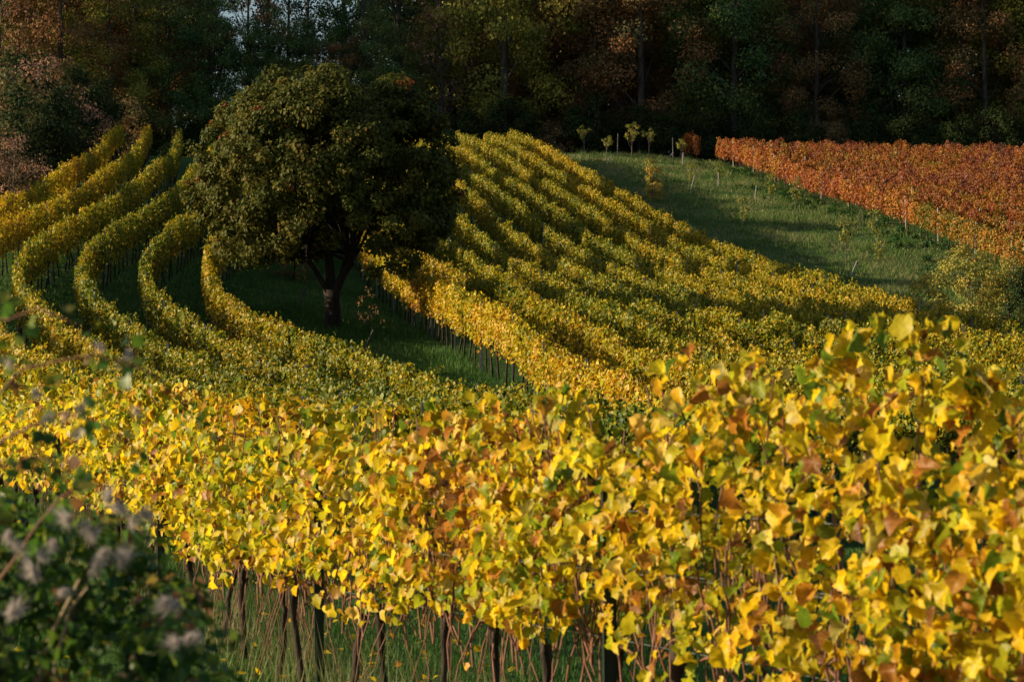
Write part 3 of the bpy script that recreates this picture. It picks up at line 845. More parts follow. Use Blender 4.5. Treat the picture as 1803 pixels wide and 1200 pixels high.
def big_tree():
    r = np.random.default_rng(21)
    base = (-5.58, 75.06, .44)
    root = empty('broad_tree', (base[0], base[1], tz(base[0], base[1]) - .03))
    tag(root, 'large round-crowned tree with forked dark trunk standing in the grass lane', 'tree')
    env = [(2.45, 1.8), (2.6, 3.1), (3.0, 3.75), (4.0, 3.95), (5.0, 4.0), (5.8, 3.85), (6.6, 3.3), (7.2, 2.6), (7.7, 1.6)]
    lob = crown_cloud(r, [(z_, r_ * .78) for z_, r_ in env], 26, .88, .15)
    cen = []
    for c_ in lob:
        R_ = r.uniform(.85, 1.35)
        d_ = unit(r.normal(size=(13, 3)) + .9 * unit(c_ - np.array([0, 0, 4.0])))
        cen += list(c_ + d_ * R_ * r.uniform(.75, 1.0, (13, 1)) * np.array([1, 1, .8]))
    cen = np.array(cen); cen = cen[cen[:, 2] > 2.35]
    ez = np.array([e_[0] for e_ in env]); er = np.array([e_[1] for e_ in env])
    cen[:, 2] = np.where(cen[:, 2] > 7.3, 7.3 + (cen[:, 2] - 7.3) * .25, cen[:, 2])
    lim = np.interp(cen[:, 2], ez, er) * .98; rad_ = np.hypot(cen[:, 0], cen[:, 1])
    cen[:, :2] *= np.minimum(1, lim / np.maximum(rad_, .01))[:, None]
    cen = np.vstack([cen, crown_cloud(r, [(z_, r_ * .80) for z_, r_ in env], 130, .0, .10), crown_cloud(r, [(z_, r_ * .97) for z_, r_ in env], 80, .85, .08)])
    extra = np.array([(-1.0, -.8, 7.55), (-.5, .2, 7.65), (.1, -.5, 7.5), (1.9, -.5, 7.5), (2.3, 0, 7.45), (1.6, .3, 7.55), (-2.6, -.6, 7.0), (2.9, -1.5, 2.1), (2.2, -1.9, 1.95), (1.6, -1.8, 1.75), (2.6, -1.2, 1.75),
                      (-3.4, -1, 2.7), (-2.2, -2.2, 2.4), (-1.2, -2.4, 2.45), (-3.9, 0, 4.4), (3.75, -.5, 5.9), (3.8, .2, 4.9), (-3.7, -.5, 5.9)])
    cen = np.vstack([cen, extra])
    cen = np.vstack([cen, np.array([(-2.2, -.2, 2.25), (-2.8, .3, 2.2), (-3.3, -.2, 2.4), (-1.7, .2, 2.45), (-2.5, -.8, 2.3)])])  # low left clusters added to keep the sun off the trunk
    cen[:, 0] = cen[:, 0] * .95 - .12
    ang_ = np.arctan2(cen[:, 1], cen[:, 0])
    cen[:, 2] += .22 * np.sin(ang_ * 4 + 1.0) * np.clip((cen[:, 2] - 4) / 3, 0, 1) - .06
    # a notch in the outline between the two humps of the top
    m = (cen[:, 2] > 7.2) & (np.abs(cen[:, 0] - 1.05) < .5); cen[m, 2] -= .7
    tuft = crown_cloud(r, [(z_, r_ * 1.04) for z_, r_ in env] + [(7.9, 1.2)], 150, .93, .14); tuft[:, 0] -= .12; tuft[:, 2] += .05
    parts = [cluster_leaves(r, tuft, r.uniform(.16, .36, len(tuft)), 60, .14, PAL_WALNUT, .48, .15, .12, (0, 0, 4.2))]
    parts += [cluster_leaves(r, cen, r.uniform(.30, .56, len(cen)), 200, .115, PAL_WALNUT, .40, .15, .10, (0, 0, 4.2))]
    red = np.array([(.35, -2.2, 7.35), (2.3, -1.0, 7.5), (-1.2, -3.0, 4.2)])
    parts.append(cluster_leaves(r, red, .28, 60, .12, PAL_WALNUT, .97, .05, .02, (0, 0, 4.2)))
    V, F, fc, _ = join(parts)
    tag(link('crown', mesh_np('crown', V, F, M_tree, False, fc), root), kind='stuff')
    mb = MB()
    mb.tube([(.02, 0, -.2), (.0, 0, .1), (.02, 0, .5), (.0, .02, .9), (.0, 0, 1.2)], [.36, .27, .24, .245, .28], 12, jit=.05, seed=3)
    tr = link('trunk', mb.mesh('trunk', M_bark), root)
    for (p, q, r0) in (((-.08, -.05, 1.05), (-.75, -.35, 2.2), .10), ((-.02, 0, 1.1), (-.12, .1, 2.6), .17), ((.06, -.02, 1.05), (.62, -.3, 2.0), .15), ((.08, .05, 1.1), (.45, .5, 2.3), .12)):
        lb = MB(); limb(lb, p, q, r0, r0 * .72, r, .02, 6, 8)
        d = np.linalg.norm(cen[:, :2] - np.array(q[:2]), axis=1)
        for i in r.choice(len(cen), 14, False, p=np.exp(-d) / np.exp(-d).sum()):
            mid_ = np.array(q) * .4 + cen[i] * .6
            limb(lb, q, mid_, r0 * .4, .035, r, .08, 5, 5); limb(lb, mid_, cen[i], .035, .012, r, .05, 4, 4)
        link('limb', lb.mesh('limb', M_bark), root)
big_tree()

def simple_tree(name, r, H, env, ncl, cr, per, lsize, pal, tb, trunk_r, mat=M_forest, bark=M_fbark, lean=.3, inner=.3, tv=.16, cv=.12, limbs=16, twigs=0, lump=.16):
    """meshes of one tree: trunk (with limbs) and crown"""
    cen = crown_cloud(r, env, ncl, inner, lump)
    V, F, fc, _ = cluster_leaves(r, cen, r.uniform(cr * .7, cr * 1.3, ncl), per, lsize, pal, tb, tv, cv)
    crown = mesh_np(name + '_crown', V, F, mat, False, fc)
    mb = MB()
    n = 9; z = np.linspace(-.4, H * .93, n); w = np.cumsum(r.normal(0, lean * .12, (n, 2)), axis=0); w -= w[1]
    ax = np.c_[w, z]
    mb.tube(ax, trunk_r * np.linspace(1.15, .16, n), 7, cap=False, jit=.05, seed=1)
    order = np.argsort(r.uniform(size=ncl))[:limbs]
    for i in order:
        c = cen[i]; zb = max(env[0][0] * .6, c[2] - r.uniform(.15, .35) * H * .6 - .3)
        k = np.interp(zb, z, np.arange(n)); k0 = int(min(k, n - 2)); b = ax[k0] + (ax[k0 + 1] - ax[k0]) * (k - k0)
        limb(mb, b, c, trunk_r * .35 * (1 - zb / H * .6), trunk_r * .06, r, .03, 5, 5)
        for _ in range(twigs):
            limb(mb, c, c + r.normal(0, 1, 3) * np.array([1, 1, .7]) * cr + np.array([0, 0, cr * .8]), trunk_r * .07, trunk_r * .02, r, .03, 4, 3)
    return mb.mesh(name + '_trunk', bark), crown

def place(name, meshes, loc, rz, sc, label, cat, group=None, parts=('trunk', 'crown')):
    root = empty(name, loc, rz, sc)
    tag(root, label, cat, group)
    link(parts[0], meshes[0], root)
    c = link(parts[1], meshes[1], root)
    c['kind'] = 'stuff'
    return root

# two smaller trees behind the big one in the lane
PAL_DK = PAL_WALNUT
for q, (tx_, ty_, h_, lab) in enumerate(((-8.35, 93.5, 6.4, 'smaller dark-trunked tree standing just behind the big tree in the lane'),
                                         (-9.2, 107.0, 6.6, 'narrow tree behind the big tree crown, halfway up the lane'),
                                         (-10.0, 126.5, 6.2, 'narrow tree behind the big tree crown, at the top of the lane'))):
    r = np.random.default_rng(300 + q)
    me = simple_tree('lane_tree', r, h_, [(1.7, .9), (2.4, 1.6), (3.8, 1.9), (h_ - .9, 1.4), (h_, .5)], 90, .55, 170, .15, PAL_DK, .45, .19, M_tree, M_bark)
    place('lane_tree', me, (tx_, ty_, tz(tx_, ty_)), 0, 1, lab, 'tree')

PAL_OAK = [(0, (0.037, 0.086, 0.032)), (.4, (0.082, 0.151, 0.047)), (.7, (0.179, 0.223, 0.061)), (1, (0.327, 0.274, 0.070))]
PAL_OLIVE = [(0, (0.106, 0.134, 0.029)), (.4, (0.213, 0.227, 0.046)), (.7, (0.355, 0.298, 0.055)), (1, (0.468, 0.255, 0.056))]
PAL_RUST = [(0, (0.079, 0.098, 0.039)), (.35, (0.165, 0.121, 0.049)), (.7, (0.273, 0.138, 0.061)), (1, (0.430, 0.168, 0.061))]
PAL_BARE = [(0, (0.139, 0.101, 0.062)), (.5, (0.279, 0.171, 0.109)), (1, (0.420, 0.217, 0.139))]
PAL_BLUE = [(0, (0.026, 0.062, 0.039)), (.5, (0.059, 0.112, 0.056)), (1, (0.133, 0.178, 0.061))]
oak_env = [(3.0, 2.2), (5, 3.6), (9, 4.4), (13, 4.2), (16.5, 3.2), (19, 1.6)]
edge_env = [(.6, 2.8), (3, 3.8), (7, 4.3), (12, 4.0), (16, 3.0), (18.5, 1.3)]
slim_env = [(6.5, 1.1), (9, 2.0), (13, 2.4), (17, 2.2), (20, 1.4), (22, .6)]
sparse_env = [(5, 1.4), (9, 2.9), (13, 3.3), (17, 2.8), (20, 1.2)]
TYPES = {
 'oak':   ('dark green oak', [simple_tree('oak', np.random.default_rng(400 + i), 19, oak_env, 95, 1.25, 270, .18, PAL_OAK, .40, .30) for i in range(2)]),
 'edge':  ('dark green low-branched tree', [simple_tree('edge', np.random.default_rng(410 + i), 18, edge_env, 110, 1.25, 270, .18, PAL_OAK, .45, .28) for i in range(2)]),
 'olive': ('olive-yellow leafy tree', [simple_tree('olive', np.random.default_rng(420 + i), 19, oak_env, 85, 1.25, 270, .18, PAL_OLIVE, .45, .28) for i in range(2)]),
 'rust':  ('russet-brown leafy tree', [simple_tree('rust', np.random.default_rng(430 + i), 19, oak_env, 75, 1.2, 270, .18, PAL_RUST, .5, .27) for i in range(2)]),
 'bare':  ('half-bare brown tree with grey branches', [simple_tree('bare', np.random.default_rng(440 + i), 19, sparse_env, 60, 1.2, 26, .28, PAL_BARE, .55, .22, M_forest, M_pbark, .5, .3, limbs=50, twigs=3) for i in range(2)]),
 'slim':  ('slender dark tree with thin gappy crown', [simple_tree('slim', np.random.default_rng(450 + i), 22, slim_env, 60, .7, 60, .20, PAL_BLUE, .5, .22, limbs=34, twigs=1) for i in range(3)]),
 'slimr': ('slender reddish tree with thin gappy crown', [simple_tree('slimr', np.random.default_rng(460 + i), 22, slim_env, 60, .75, 64, .20, PAL_RUST, .62, .22, limbs=34, twigs=1) for i in range(2)]),
}
bush_env = [(.2, 1.6), (1.2, 2.3), (2.6, 2.4), (4.0, 1.7), (4.9, .7)]
BUSHES = {
 'dark': ('dark green thicket bush', [simple_tree('bush', np.random.default_rng(470 + i), 4.6, bush_env, 60, .75, 140, .16, [(0, (.014, .030, .010)), (.5, (.035, .055, .014)), (1, (.08, .085, .02))], .35, .10) for i in range(2)]),
 'rusty': ('brown autumn bush', [simple_tree('bushr', np.random.default_rng(480 + i), 4.6, bush_env, 50, .7, 60, .20, PAL_RUST, .35, .09) for i in range(2)]),
 'grey': ('pinkish grey half-bare bush', [simple_tree('bushg', np.random.default_rng(485), 4.6, bush_env, 50, .7, 34, .16, PAL_BARE, .7, .07, M_forest, M_pbark, limbs=40, twigs=3)]),
 'gold': ('yellow-green bush', [simple_tree('bushy', np.random.default_rng(490), 4.6, bush_env, 60, .62, 90, .15, PAL_OLIVE, .55, .07)]),
}
FT = []   # (px along the photo, row, x, y, type, scale)
rf = np.random.default_rng(77)
def zone(px):
    """kinds of tree along the forest edge"""
    tab = [(-900, ['oak', 'olive', 'rust']), (60, ['bare', 'rust', 'olive']), (150, ['olive', 'rust', 'bare']), (250, ['olive', 'rust', 'edge']), (300, ['rust', 'rust', 'olive']),
           (650, ['slim', 'slimr', 'slim']), (790, ['slimr', 'slim', 'bare', 'slim']), (900, ['olive', 'oak']), (1170, ['oak', 'rust', 'edge', 'bare']), (1290, ['olive', 'edge']), (1420, ['oak', 'rust', 'edge']),
           (1520, ['rust', 'oak']), (1600, ['bare', 'edge']), (2600, ['olive', 'olive', 'rust'])]
    for lim, k in tab:
        if px < lim: return k
    return ['oak']
for row, (Y0, st) in enumerate(((177, 5.6), (184, 5.2), (192, 5.2), (201, 5.6), (212, 6.0))):
    for X0 in np.arange(-50, 54, st):
        x_ = X0 + rf.normal(0, 1.2); y_ = Y0 + rf.uniform(-1.5, 3.5)
        px = 901.5 + 4257 * x_ / y_
        if 290 < px < 660:
            if row >= 1: continue
        ks = zone(px)
        k = ks[int(rf.integers(len(ks)))]
        if row >= 2: k = ['oak', 'edge', 'oak', 'rust', 'olive', 'oak', 'edge'][int(rf.integers(7))]
        FT.append((px, row, x_, y_, k, rf.uniform(.78, 1.28) * (1.0 + .07 * row) * (.72 if x_ < -40 else 1)))  # far-left trees, mostly unseen, shortened to let sun onto the forest
for X0 in np.arange(-24.5, -10.5, 2.4):
    x_ = X0 + rf.normal(0, .4); y_ = 179 + rf.uniform(-1, 4)
    FT.append((901.5 + 4257 * x_ / y_, 0, x_, y_, 'slim' if rf.uniform() < .68 else 'slimr', rf.uniform(.72, 1.08)))
for x_, y_, k, sc in ((-34.5, 163, 'bare', .86), (-30.8, 165, 'rust', .98), (-28.0, 168, 'olive', .80), (-36.5, 168, 'olive', 1.0), (-32, 172, 'rust', 1.1), (-26.8, 172.5, 'rust', 1.0), (-24.5, 172.5, 'edge', .70), (-21.5, 173, 'edge', .60), (-18.5, 174, 'edge', .55), (-15.5, 174.5, 'edge', .58), (-12.5, 175, 'rust', .55), (-9.5, 175, 'edge', .62), (-23, 176, 'rust', .66), (-17, 177, 'edge', .62), (-13.5, 178, 'edge', .66)):
    FT.append((901.5 + 4257 * x_ / y_, -1, x_, y_, k, sc))
ROWN = {-1: 'foremost', 0: 'front', 1: 'second', 2: 'third', 3: 'fourth', 4: 'back'}
cnt = {}
for px, row, x_, y_, k, sc in sorted(FT, key=lambda t: t[0]):
    nm, ms = TYPES[k]
    i = cnt.get((row, k), 0); cnt[(row, k)] = i + 1
    me = ms[i % len(ms)]
    where = f'{ROWN[row]} forest line'
    lab = f'{nm}, {ordw(i)} from left in the {where}'
    place('forest_tree', me, (x_, y_, tz(x_, y_) - .1), rf.uniform(0, 6.28), (sc * rf.uniform(.9, 1.1), sc * rf.uniform(.9, 1.1), sc * rf.uniform(.92, 1.08)), lab, 'tree', 'trees of the ridge forest')

# thicket along the forest foot
SB = []
for X0 in np.arange(-26, 44, 2.9):
    SB.append((X0 + rf.normal(0, .5), 172 + rf.normal(0, .6) + (1.0 if X0 > 8 else 0), 'dark' if rf.uniform() < .75 else 'rusty', rf.uniform(.55, .95)))
for x_, y_, k, sc in ((-22.9, 111.0, 'grey', .62), (-24.2, 113, 'rusty', .75), (-26.3, 117, 'rusty', .95), (-24.9, 121, 'dark', .75), (-26.5, 126, 'rusty', 1.0), (-27.5, 131, 'rusty', 1.15), (-29.5, 136, 'rusty', 1.2), (-26.2, 138, 'dark', .85),
                      (-25.4, 145.5, 'grey', .65), (-28.5, 145, 'grey', 1.25), (-31, 142, 'rusty', 1.2), (-30.5, 150, 'dark', 1.3), (-33.5, 150, 'rusty', 1.3), (-27, 152, 'dark', 1.1), (-24.0, 99.5, 'dark', 1.12), (-23.4, 116.5, 'dark', 1.02), (-25.5, 157, 'rusty', .8), (-35, 145, 'dark', 1.4)):
    SB.append((x_, y_, k, sc))
cnt = {}
for x_, y_, k, sc in sorted(SB, key=lambda t: t[0] / t[1]):
    nm, ms = BUSHES[k]
    left = y_ < 165
    i = cnt.get((k, left), 0); cnt[(k, left)] = i + 1
    lab = f'{nm} {"above the left vine rows" if left else "at the forest foot"}, {ordw(i)} such from the left'
    place('bush', ms[i % len(ms)], (x_, y_, tz(x_, y_) - .05), rf.uniform(0, 6.28), sc, lab, 'bush', 'bushes along the forest edge', ('stems', 'foliage'))

# ------------------------------------------------------------------ orchard meadow: young trees, stakes, bushes
sap_env = [(1.15, .16), (1.4, .32), (1.7, .42), (2.0, .36), (2.25, .14)]
SAP = [simple_tree('sapling', np.random.default_rng(500 + i), 2.0, sap_env, 15, .15, 34, .075, PAL_OLIVE, .42, .035, M_tree, M_pbark, .12, .2, limbs=14) for i in range(3)]
thin_env = [(.7, .12), (1.1, .3), (1.6, .34), (2.0, .12)]
THIN = [simple_tree('whip', np.random.default_rng(520 + i), 1.9, thin_env, 20, .16, 16, .085, PAL_OLIVE, .35, .022, M_tree, M_fbark, .15, .2, limbs=12) for i in range(2)]
for i, (x_, y_, sc, lab) in enumerate((
    (4.85, 163.0, .95, 'tallest staked young fruit tree at the meadow top, nearest the vine rows'),
    (6.15, 157.0, .85, 'young fruit tree with a pale slanted stake at its foot'),
    (7.85, 158.5, 1.12, 'young fruit tree with double crown in the middle of the meadow top'),
    (9.2, 162.5, .98, 'leaning young fruit tree at the meadow top beside the double-crowned one'),
    (11.2, 159.5, .82, 'small young fruit tree with a pale trunk guard near the red row stub'))):
    place('fruit_sapling', SAP[i % 3], (x_, y_, tz(x_, y_) - .02), i * 1.3, sc, lab, 'young tree', 'young orchard trees')
for i, (x_, y_, sc, lab) in enumerate((
    (14.7, 136.6, 1.0, 'thin bare whip tree in the middle of the orchard meadow'),
    (15.5, 132.4, 1.1, 'thin dark whip tree beside the red vineyard edge'),
    (11.9, 124.0, 1.0, 'spindly whip tree close above the last yellow vine row'),
    (15.94, 115.3, 1.15, 'thin greenish whip tree low in the meadow, beside a slanted stake'),
    (18.0, 119.9, 1.0, 'thin dark whip tree low in the meadow near the orange vine edge'),
    (16.9, 110.9, .95, 'thin whip tree at the foot of the meadow above the yellow bush'),
    (10.6, 142.4, .9, 'spindly whip tree tied to a slanted pale stake high in the meadow'),
    (12.5, 146.3, .8, 'small whip tree inside an upright pale guard high in the meadow'))):
    place('whip_tree', THIN[i % 2], (x_, y_, tz(x_, y_) - .02), i * 2.1, sc, lab, 'young tree', 'young orchard trees')
def stake_mesh(h, rad, mat):
    mb = MB(); mb.tube([(0, 0, -.15), (0, .004, h * .5), (.003, 0, h - .02), (.003, 0, h)], [rad, rad * .96, rad * .92, rad * .5], 7)
    return mb.mesh('stake', mat)
ME_stake = stake_mesh(.85, .04, M_guard); ME_tall = stake_mesh(1.1, .035, M_guard); ME_dark = stake_mesh(1.5, .03, M_wood); ME_low = stake_mesh(.72, .035, M_fbark)
for x_, y_, me, lean, lab in (
    (5.95, 153.2, ME_stake, .55, 'pale slanted wooden stake at the meadow top'),
    (10.45, 141.8, ME_tall, .30, 'pale leaning wooden stake high in the orchard meadow'),
    (12.47, 146.0, ME_stake, .03, 'pale upright trunk guard post high in the meadow'),
    (11.15, 157.5, ME_stake, .0, 'short pale trunk guard under a small fruit tree'),
    (7.1, 162.9, ME_dark, .02, 'thin grey fence post at the dark forest foot'),
    (10.9, 163.5, ME_dark, -.02, 'thin grey fence post right of the leaning fruit tree'),
    (15.38, 109.8, ME_stake, .42, 'pale slanted stake low in the meadow above the yellow rows'),
    (-4.31, 70.1, ME_low, .42, 'grey slanted stake in the lane right of the big tree'),
    (-7.1, 80.7, ME_low, .30, 'dark slanted stake in the shaded lane left of the big tree'),
    (14.1, 140.3, ME_stake, .1, 'short pale stake in the upper orchard meadow centre')):
    o = link('wooden_stake', me, None, (x_, y_, tz(x_, y_)), (random.gauss(0, .04), lean, random.uniform(0, .6)))
    tag(o, lab, 'stake', 'stakes and guards in the grass')
yb = simple_tree('lane_sapling', np.random.default_rng(540), 1.6, [(.3, .2), (.7, .35), (1.2, .3), (1.6, .1)], 12, .12, 12, .07, PAL_RUST, .45, .016, M_tree, M_bark, .1, .2, limbs=8)
place('lane_sapling', yb, (-4.25, 72.2, tz(-4.25, 72.2)), 0, 1, 'little reddish sapling in the lane right of the big tree', 'young tree')
br = simple_tree('rusty_shrub', np.random.default_rng(541), 1.5, [(.1, .5), (.5, .8), (1.0, .7), (1.5, .2)], 26, .24, 40, .1, PAL_RUST, .35, .03, M_tree, M_bark, .1, .2, limbs=12)
place('brown_shrub', br, (-8.0, 88.6, tz(-8.0, 88.6)), 0, 1.1, 'brown low shrub around the second trunk in the lane', 'bush', None, ('stems', 'foliage'))
colm = simple_tree('golden_shrub', np.random.default_rng(542), 2.4, [(.1, .35), (.7, .55), (1.5, .5), (2.3, .2)], 34, .22, 50, .1, PAL_OLIVE, .75, .03, M_tree, M_fbark, .1, .2, limbs=12)
place('golden_shrub', colm, (7.94, 136.0, tz(7.94, 136.0)), 0, 1.0, 'upright yellow shrub in the meadow above the last vine row', 'bush', None, ('stems', 'foliage'))
for i, (x_, y_, k, sc, lab) in enumerate(((17.2, 90.5, 'gold', .62, 'bushy yellow-green shrub at the lower end of the meadow'), (18.9, 92.0, 'gold', .50, 'smaller yellow-green shrub below the orange vine row edge'),
                                         (19.6, 89.0, 'dark', .55, 'dark shrub at the right-hand end of the yellow vine rows'), (16.1, 93.5, 'gold', .36, 'low yellowish shrub at the meadow foot'))):
    place('shrub', BUSHES[k][1][0], (x_, y_, tz(x_, y_) - .05), i * 1.7, sc, lab, 'bush', 'shrubs at the lower end of the meadow', ('stems', 'foliage'))

# ------------------------------------------------------------------ grass and weeds
PAL_GRASS = [(0, (.018, .065, .008)), (.4, (.040, .115, .012)), (.75, (.11, .17, .035)), (.95, (.20, .21, .075)), (1, (.28, .25, .12))]
def blades(x, y, h, wdt, seed, tb=.4, tv=.2, lean=.35):
    r = np.random.default_rng(seed); n = len(x)
    z = ter(x, y)
    a = r.uniform(0, 2 * math.pi, n)
    dx, dy = np.cos(a) * wdt, np.sin(a) * wdt
    tip = np.stack([x + r.normal(0, 1, n) * h * lean, y + r.normal(0, 1, n) * h * lean, z + h], -1)
    b1 = np.stack([x - dx, y - dy, z - .02], -1); b2 = np.stack([x + dx, y + dy, z - .02], -1)
    V = np.stack([b1, b2, tip], 1).reshape(-1, 3)
    F = np.arange(3 * n).reshape(-1, 3)
    t = np.clip(tb + .18 * vnoise2(x * .5, y * .5, seed) + r.normal(0, tv, n), 0, 1)
    return V, F, ramp(t, PAL_GRASS), np.zeros((3 * n, 3))
def scatter(x0, x1, y0, y1, n, fn, seed):
    r = np.random.default_rng(seed)
    x = r.uniform(x0, x1, n); y = r.uniform(y0, y1, n)
    m = fn(x, y) & (np.abs(x) < .235 * y + .5)
    return x[m], y[m]
lx = lambda Y: np.interp(Y, _yy, _xx)
rx = lambda Y: .014 - .175 * (Y - 60)
rg = np.random.default_rng(12)
G = []
x, y = scatter(-9, 6, 10, 36, 150000, lambda x, y: vnoise2(x * 1.3, y * 1.3, 8) > -.75, 1)
G.append(blades(x, y, rg.uniform(.025, .11, len(x)) * (1 + .6 * vnoise2(x * .8, y * .8, 9)), .006, 2, .30))
x1, y1 = scatter(-8, 4, 12, 30, 14000, lambda x, y: np.abs(x - (.55 - .37 * (y - 11.8))) < .35, 5)      # taller tufts under the near row
G.append(blades(x1, y1, rg.uniform(.08, .42, len(x1)), .005, 3, .66, .3, .4))
link('grass', mesh_np('grass', *join(G)[:2], M_grass, False, join(G)[2]))['kind'] = 'stuff'
tag(bpy.data.objects['grass'], 'bright green grass under the near vine row', 'grass')
G = []
x, y = scatter(-9, 6, 10, 34, 1800, lambda x, y: np.abs(x - (.55 - .37 * (y - 11.8))) < 2.2, 41)
rr_ = np.random.default_rng(42); n_ = len(x)
fl = leaf_arrays(np.stack([x, y, ter(x, y) + rr_.uniform(.01, .07, n_)], -1), unit(np.array([0, 0, 1.0]) + rr_.normal(0, .4, (n_, 3))), rr_.normal(0, 1, (n_, 3)), rr_.uniform(.05, .09, n_), T_MID, ramp(np.clip(rr_.normal(.66, .14, n_), 0, 1), PAL_YEL))
fo = link('fallen_leaves', mesh_np('fallen_leaves', fl[0], fl[1], M_vine, False, fl[2])); fo['kind'] = 'stuff'
tag(fo, 'fallen yellow vine leaves scattered in the grass under the near row', 'leaves')
x, y = scatter(-8, 1, 14, 28, 20000, lambda x, y: (np.abs(x - (.55 - .37 * (y - 11.8))) < .5) & (vnoise2(x * 2.5, y * 2.5, 43) > .05), 44)
ds = blades(x, y, rr_.uniform(.2, .75, len(x)), .003, 45, .98, .06, .22)
do = link('dry_grass', mesh_np('dry_grass', ds[0], ds[1], M_grass, False, ds[2])); do['kind'] = 'stuff'
tag(do, 'tall dry grass stalks tangled under the near vine row', 'grass')
G = []
x, y = scatter(-12, 4, 44, 104, 160000, lambda x, y: (x > lx(y) - .6) & (x < np.maximum(rx(y), lx(y) + 2.5) + .4), 11)
G.append(blades(x, y, rg.uniform(.06, .20, len(x)) * (1 + .6 * vnoise2(x * .7, y * .7, 19)), .011, 12, .36))
x, y = scatter(-22, -6, 48, 110, 90000, lambda x, y: (x < lx(y)) & (x > lx(y) - 11), 13)
G.append(blades(x, y, rg.uniform(.06, .22, len(x)), .014, 14, .36))
g2 = link('grass', mesh_np('lane_grass', *join(G)[:2], M_grass, False, join(G)[2])); g2['kind'] = 'stuff'
tag(g2, 'dark green mown grass of the lane and between the left rows', 'grass')
G = []
bx = lambda Y: .014 + 1.86 * 9 - .175 * (Y - 60); ox = lambda Y: 32.2 - .18 * (Y - 60)
x, y = scatter(0, 30, 76, 170, 260000, lambda x, y: (x > bx(y) + .2) & (x < ox(y) + .3), 15)
G.append(blades(x, y, rg.uniform(.06, .22, len(x)) * (1 + .9 * vnoise2(x * .4, y * .4, 29)), .018, 16, .80, .18, .6))
tq = np.random.default_rng(61)
tx0, ty0 = scatter(0, 30, 80, 166, 2600, lambda x, y: (x > bx(y) + .6) & (x < ox(y) - .2) & (vnoise2(x * .3, y * .5, 62) > -.1), 63)
ti = np.repeat(np.arange(len(tx0)), 26)
x = tx0[ti] + tq.normal(0, .12, len(ti)); y = ty0[ti] + tq.normal(0, .12, len(ti))
G.append(blades(x, y, tq.uniform(.15, .5, len(ti)) * np.repeat(tq.uniform(.4, 1.2, len(tx0)), 26), .016, 64, .62, .25, .35))  # taller, darker tufts added for shadow streaks across the meadow
g3 = link('grass', mesh_np('meadow_grass', *join(G)[:2], M_grass, False, join(G)[2])); g3['kind'] = 'stuff'
tag(g3, 'rough tufted grass of the orchard meadow', 'grass')
# broad-leaved weeds along the red vineyard's edge
r = np.random.default_rng(31)
wy = r.uniform(108, 160, 110); wx = ox(wy) - r.gamma(1.6, .6, 110) - .1
wz = ter(wx, wy)
hs = r.uniform(.12, .45, 110)
cen = np.stack([wx, wy, wz + hs * .6], -1)
PAL_WEED = [(0, (.016, .060, .012)), (.5, (.035, .10, .018)), (1, (.10, .15, .03))]
wv = cluster_leaves(r, cen, hs * .8, 55, .13, PAL_WEED, .4, .2, .15, droop=.2)
wd = link('weeds', mesh_np('weeds', wv[0], wv[1], M_bush, False, wv[2])); wd['kind'] = 'stuff'
tag(wd, 'dark green broad-leaved weeds along the edge of the red vineyard', 'weeds')

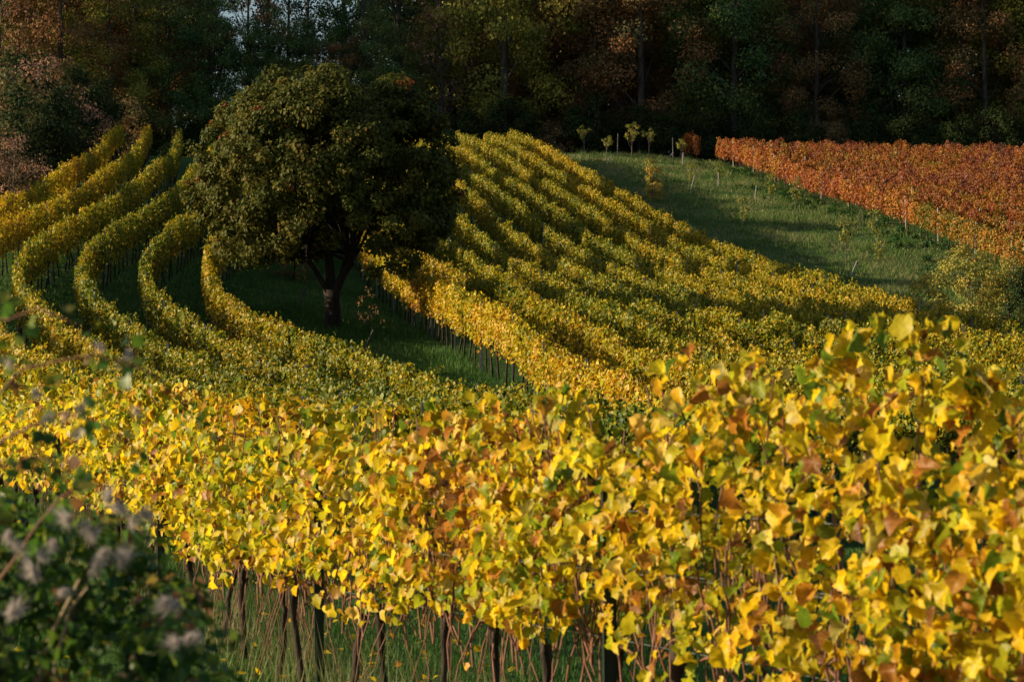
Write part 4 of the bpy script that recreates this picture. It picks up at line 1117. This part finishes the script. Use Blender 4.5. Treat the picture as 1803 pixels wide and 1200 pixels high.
# ------------------------------------------------------------------ climbing shrub close to the camera, lower left
def front_shrub():
    r = np.random.default_rng(55)
    cx, cy = -1.42, 6.3
    root = empty('clematis_shrub', (cx, cy, tz(cx, cy)))
    tag(root, 'dark green tangled shrub with grey fluffy seed heads and pale stems', 'shrub')
    off = np.array(root.location)
    PAL_B = [(0, (.030, .075, .012)), (.45, (.075, .16, .018)), (.75, (.18, .24, .02)), (.92, (.22, .19, .03)), (1, (.20, .09, .03))]
    cen = []
    top = lambda X: np.interp(X, [-2.2, -1.35, -1.1, -.95, -.85, -.72], [1.58, 1.54, 1.50, 1.42, 1.26, .95])
    while len(cen) < 430:
        X = r.uniform(-2.1, -.74); Y = r.uniform(5.7, 6.9); hmax = top(X * 6.3 / Y)
        Z = hmax * r.uniform(.05, 1) ** .7
        cen.append((X, Y, off[2] + Z))
    cen = np.array(cen) - off
    V, F, fc, _ = cluster_leaves(r, cen, r.uniform(.06, .14, len(cen)), 40, .036, PAL_B, .48, .24, .2, droop=.3, wid=.95)
    tag(link('foliage', mesh_np('shrub_foliage', V, F, M_bush, False, fc), root), kind='stuff')
    # the largest leaves, one by one
    lms = [mesh_np('leaf', t_[0] * .04, t_[1], M_bush_obj, True) for t_ in T_HI[:8]]
    for q in range(300):
        X = r.uniform(-1.2, -.70); Y = r.uniform(5.35, 5.8); Z = off[2] + top(X * 6.3 / Y) * r.uniform(.35, .92)
        k_ = r.uniform(.55, 1.05)
        o = link('leaf', lms[q % 8], root, np.array((X, Y, Z)) - off, (r.uniform(.6, 2.4), r.normal(0, .6), r.uniform(-1.4, 1.4)), (k_, k_, k_))
        o.color = (*[float(c_) for c_ in ramp(np.clip(r.normal(.45, .24), 0, 1), PAL_B) * .6], 1)
    # stems
    for q in range(46):
        c = cen[int(r.integers(len(cen)))]
        mb = MB(); b = np.array((c[0] * .5 + r.normal(0, .2), c[1] * .5 + r.normal(0, .1), -.05))
        limb(mb, b, c + np.array([0, 0, .05]), .007, .003, r, .1, 7, 5)
        link('stem', mb.mesh('stem', M_cane if q % 3 else M_drystem), root)
    for (p, q, rad) in (((-1.08, 6.0, -1.05), (-.885, 5.75, -.745), .020), ((-1.02, 6.0, -1.0), (-.80, 5.8, -.70), .011), ((-1.2, 5.9, -1.0), (-1.0, 5.6, -.55), .006), ((-1.26, 5.7, -1.0), (-1.17, 5.5, -.60), .007), ((-1.1, 5.8, -.9), (-1.0, 5.7, -.58), .005)):
        mb = MB(); limb(mb, np.array(p) - off, np.array(q) - off, rad, rad * .7, r, .04, 6, 7)
        link('stem', mb.mesh('stem', M_drystem), root)
    # arching sprays that reach up into the picture
    sprays = [((-1.5, 5.2, -.65), (-1.0, 4.9, .02), (-.66, 4.9, -.14)), ((-1.55, 5.1, -.5), (-1.15, 4.9, .06), (-.84, 4.8, .02)), ((-1.4, 5.2, -.6), (-1.0, 5.0, -.10), (-.74, 5.0, -.26)), ((-1.5, 5.2, -.7), (-1.1, 5.1, -.22), (-.93, 5.1, -.30)),
              ((-1.5, 5.3, -.8), (-1.2, 5.2, -.1), (-1.08, 5.2, .0)), ((-1.3, 5.6, -.8), (-1.05, 5.4, -.35), (-.90, 5.4, -.33))]
    spray_cen = []
    for a, b, c in sprays:
        a, b, c = [np.array(v) - off for v in (a, b, c)]
        t = np.linspace(0, 1, 12)[:, None]
        pts = (1 - t) ** 2 * a + 2 * t * (1 - t) * (b * 1.5 - .25 * (a + c)) + t ** 2 * c + r.normal(0, .006, (12, 3))
        mb = MB(); mb.tube(pts, np.linspace(.005, .002, 12), 5)
        link('stem', mb.mesh('stem', M_cane), root)
        spray_cen += list(pts[6:] + r.normal(0, .025, pts[6:].shape))
    spray_cen = np.array(spray_cen)
    V, F, fc, _ = cluster_leaves(r, spray_cen, .05, 4, .034, PAL_B, .55, .25, .2, droop=.4, wid=.95)
    tag(link('spray_leaves', mesh_np('spray_leaves', V, F, M_bush, False, fc), root), kind='stuff')
    # fluffy seed heads
    ms = []
    for q in range(4):
        rq = np.random.default_rng(200 + q); n = 260
        d = unit(rq.normal(size=(n, 3))); o = d * .012 * rq.uniform(0, 1, (n, 1)); e = (d * np.array([.030, .022, .018]) + np.array([.012, 0, -.006])) * rq.uniform(.3, 1.6, (n, 1)) + rq.normal(0, .008, (n, 3))
        sidev = unit(np.cross(d, rq.normal(size=(n, 3)))) * .0011
        V = np.stack([o - sidev, o + sidev, e], 1).reshape(-1, 3)
        ms.append(mesh_np('seed_head', V, np.arange(3 * n).reshape(-1, 3), M_fluff, False, np.tile((.50, .44, .40), (n, 1)) * rq.uniform(.7, 1.2, (n, 1))))
    heads = [(28, 960), (95, 955), (70, 975), (150, 925), (165, 945), (185, 970), (205, 890), (190, 880), (235, 915), (250, 905), (120, 915), (170, 990), (215, 985), (290, 1058), (305, 1065), (330, 1125), (350, 1120), (312, 1130),
             (20, 1080), (60, 1010), (110, 1040), (15, 940), (180, 612), (225, 622), (212, 640), (60, 690), (140, 720), (80, 740), (130, 765), (240, 720), (20, 640)]
    for q, (px, py) in enumerate(heads):
        Yh = 5.3 if py > 800 else 4.95
        p = np.array(((px - 901.5) / 4257 * Yh, Yh, (600 - py) / 4257 * Yh)) - off
        link('seed_head', ms[q % 4], root, p, (r.uniform(0, 6), r.uniform(0, 6), 0), (r.uniform(.6, 1.0) if py > 800 else .5,) * 3)
front_shrub()
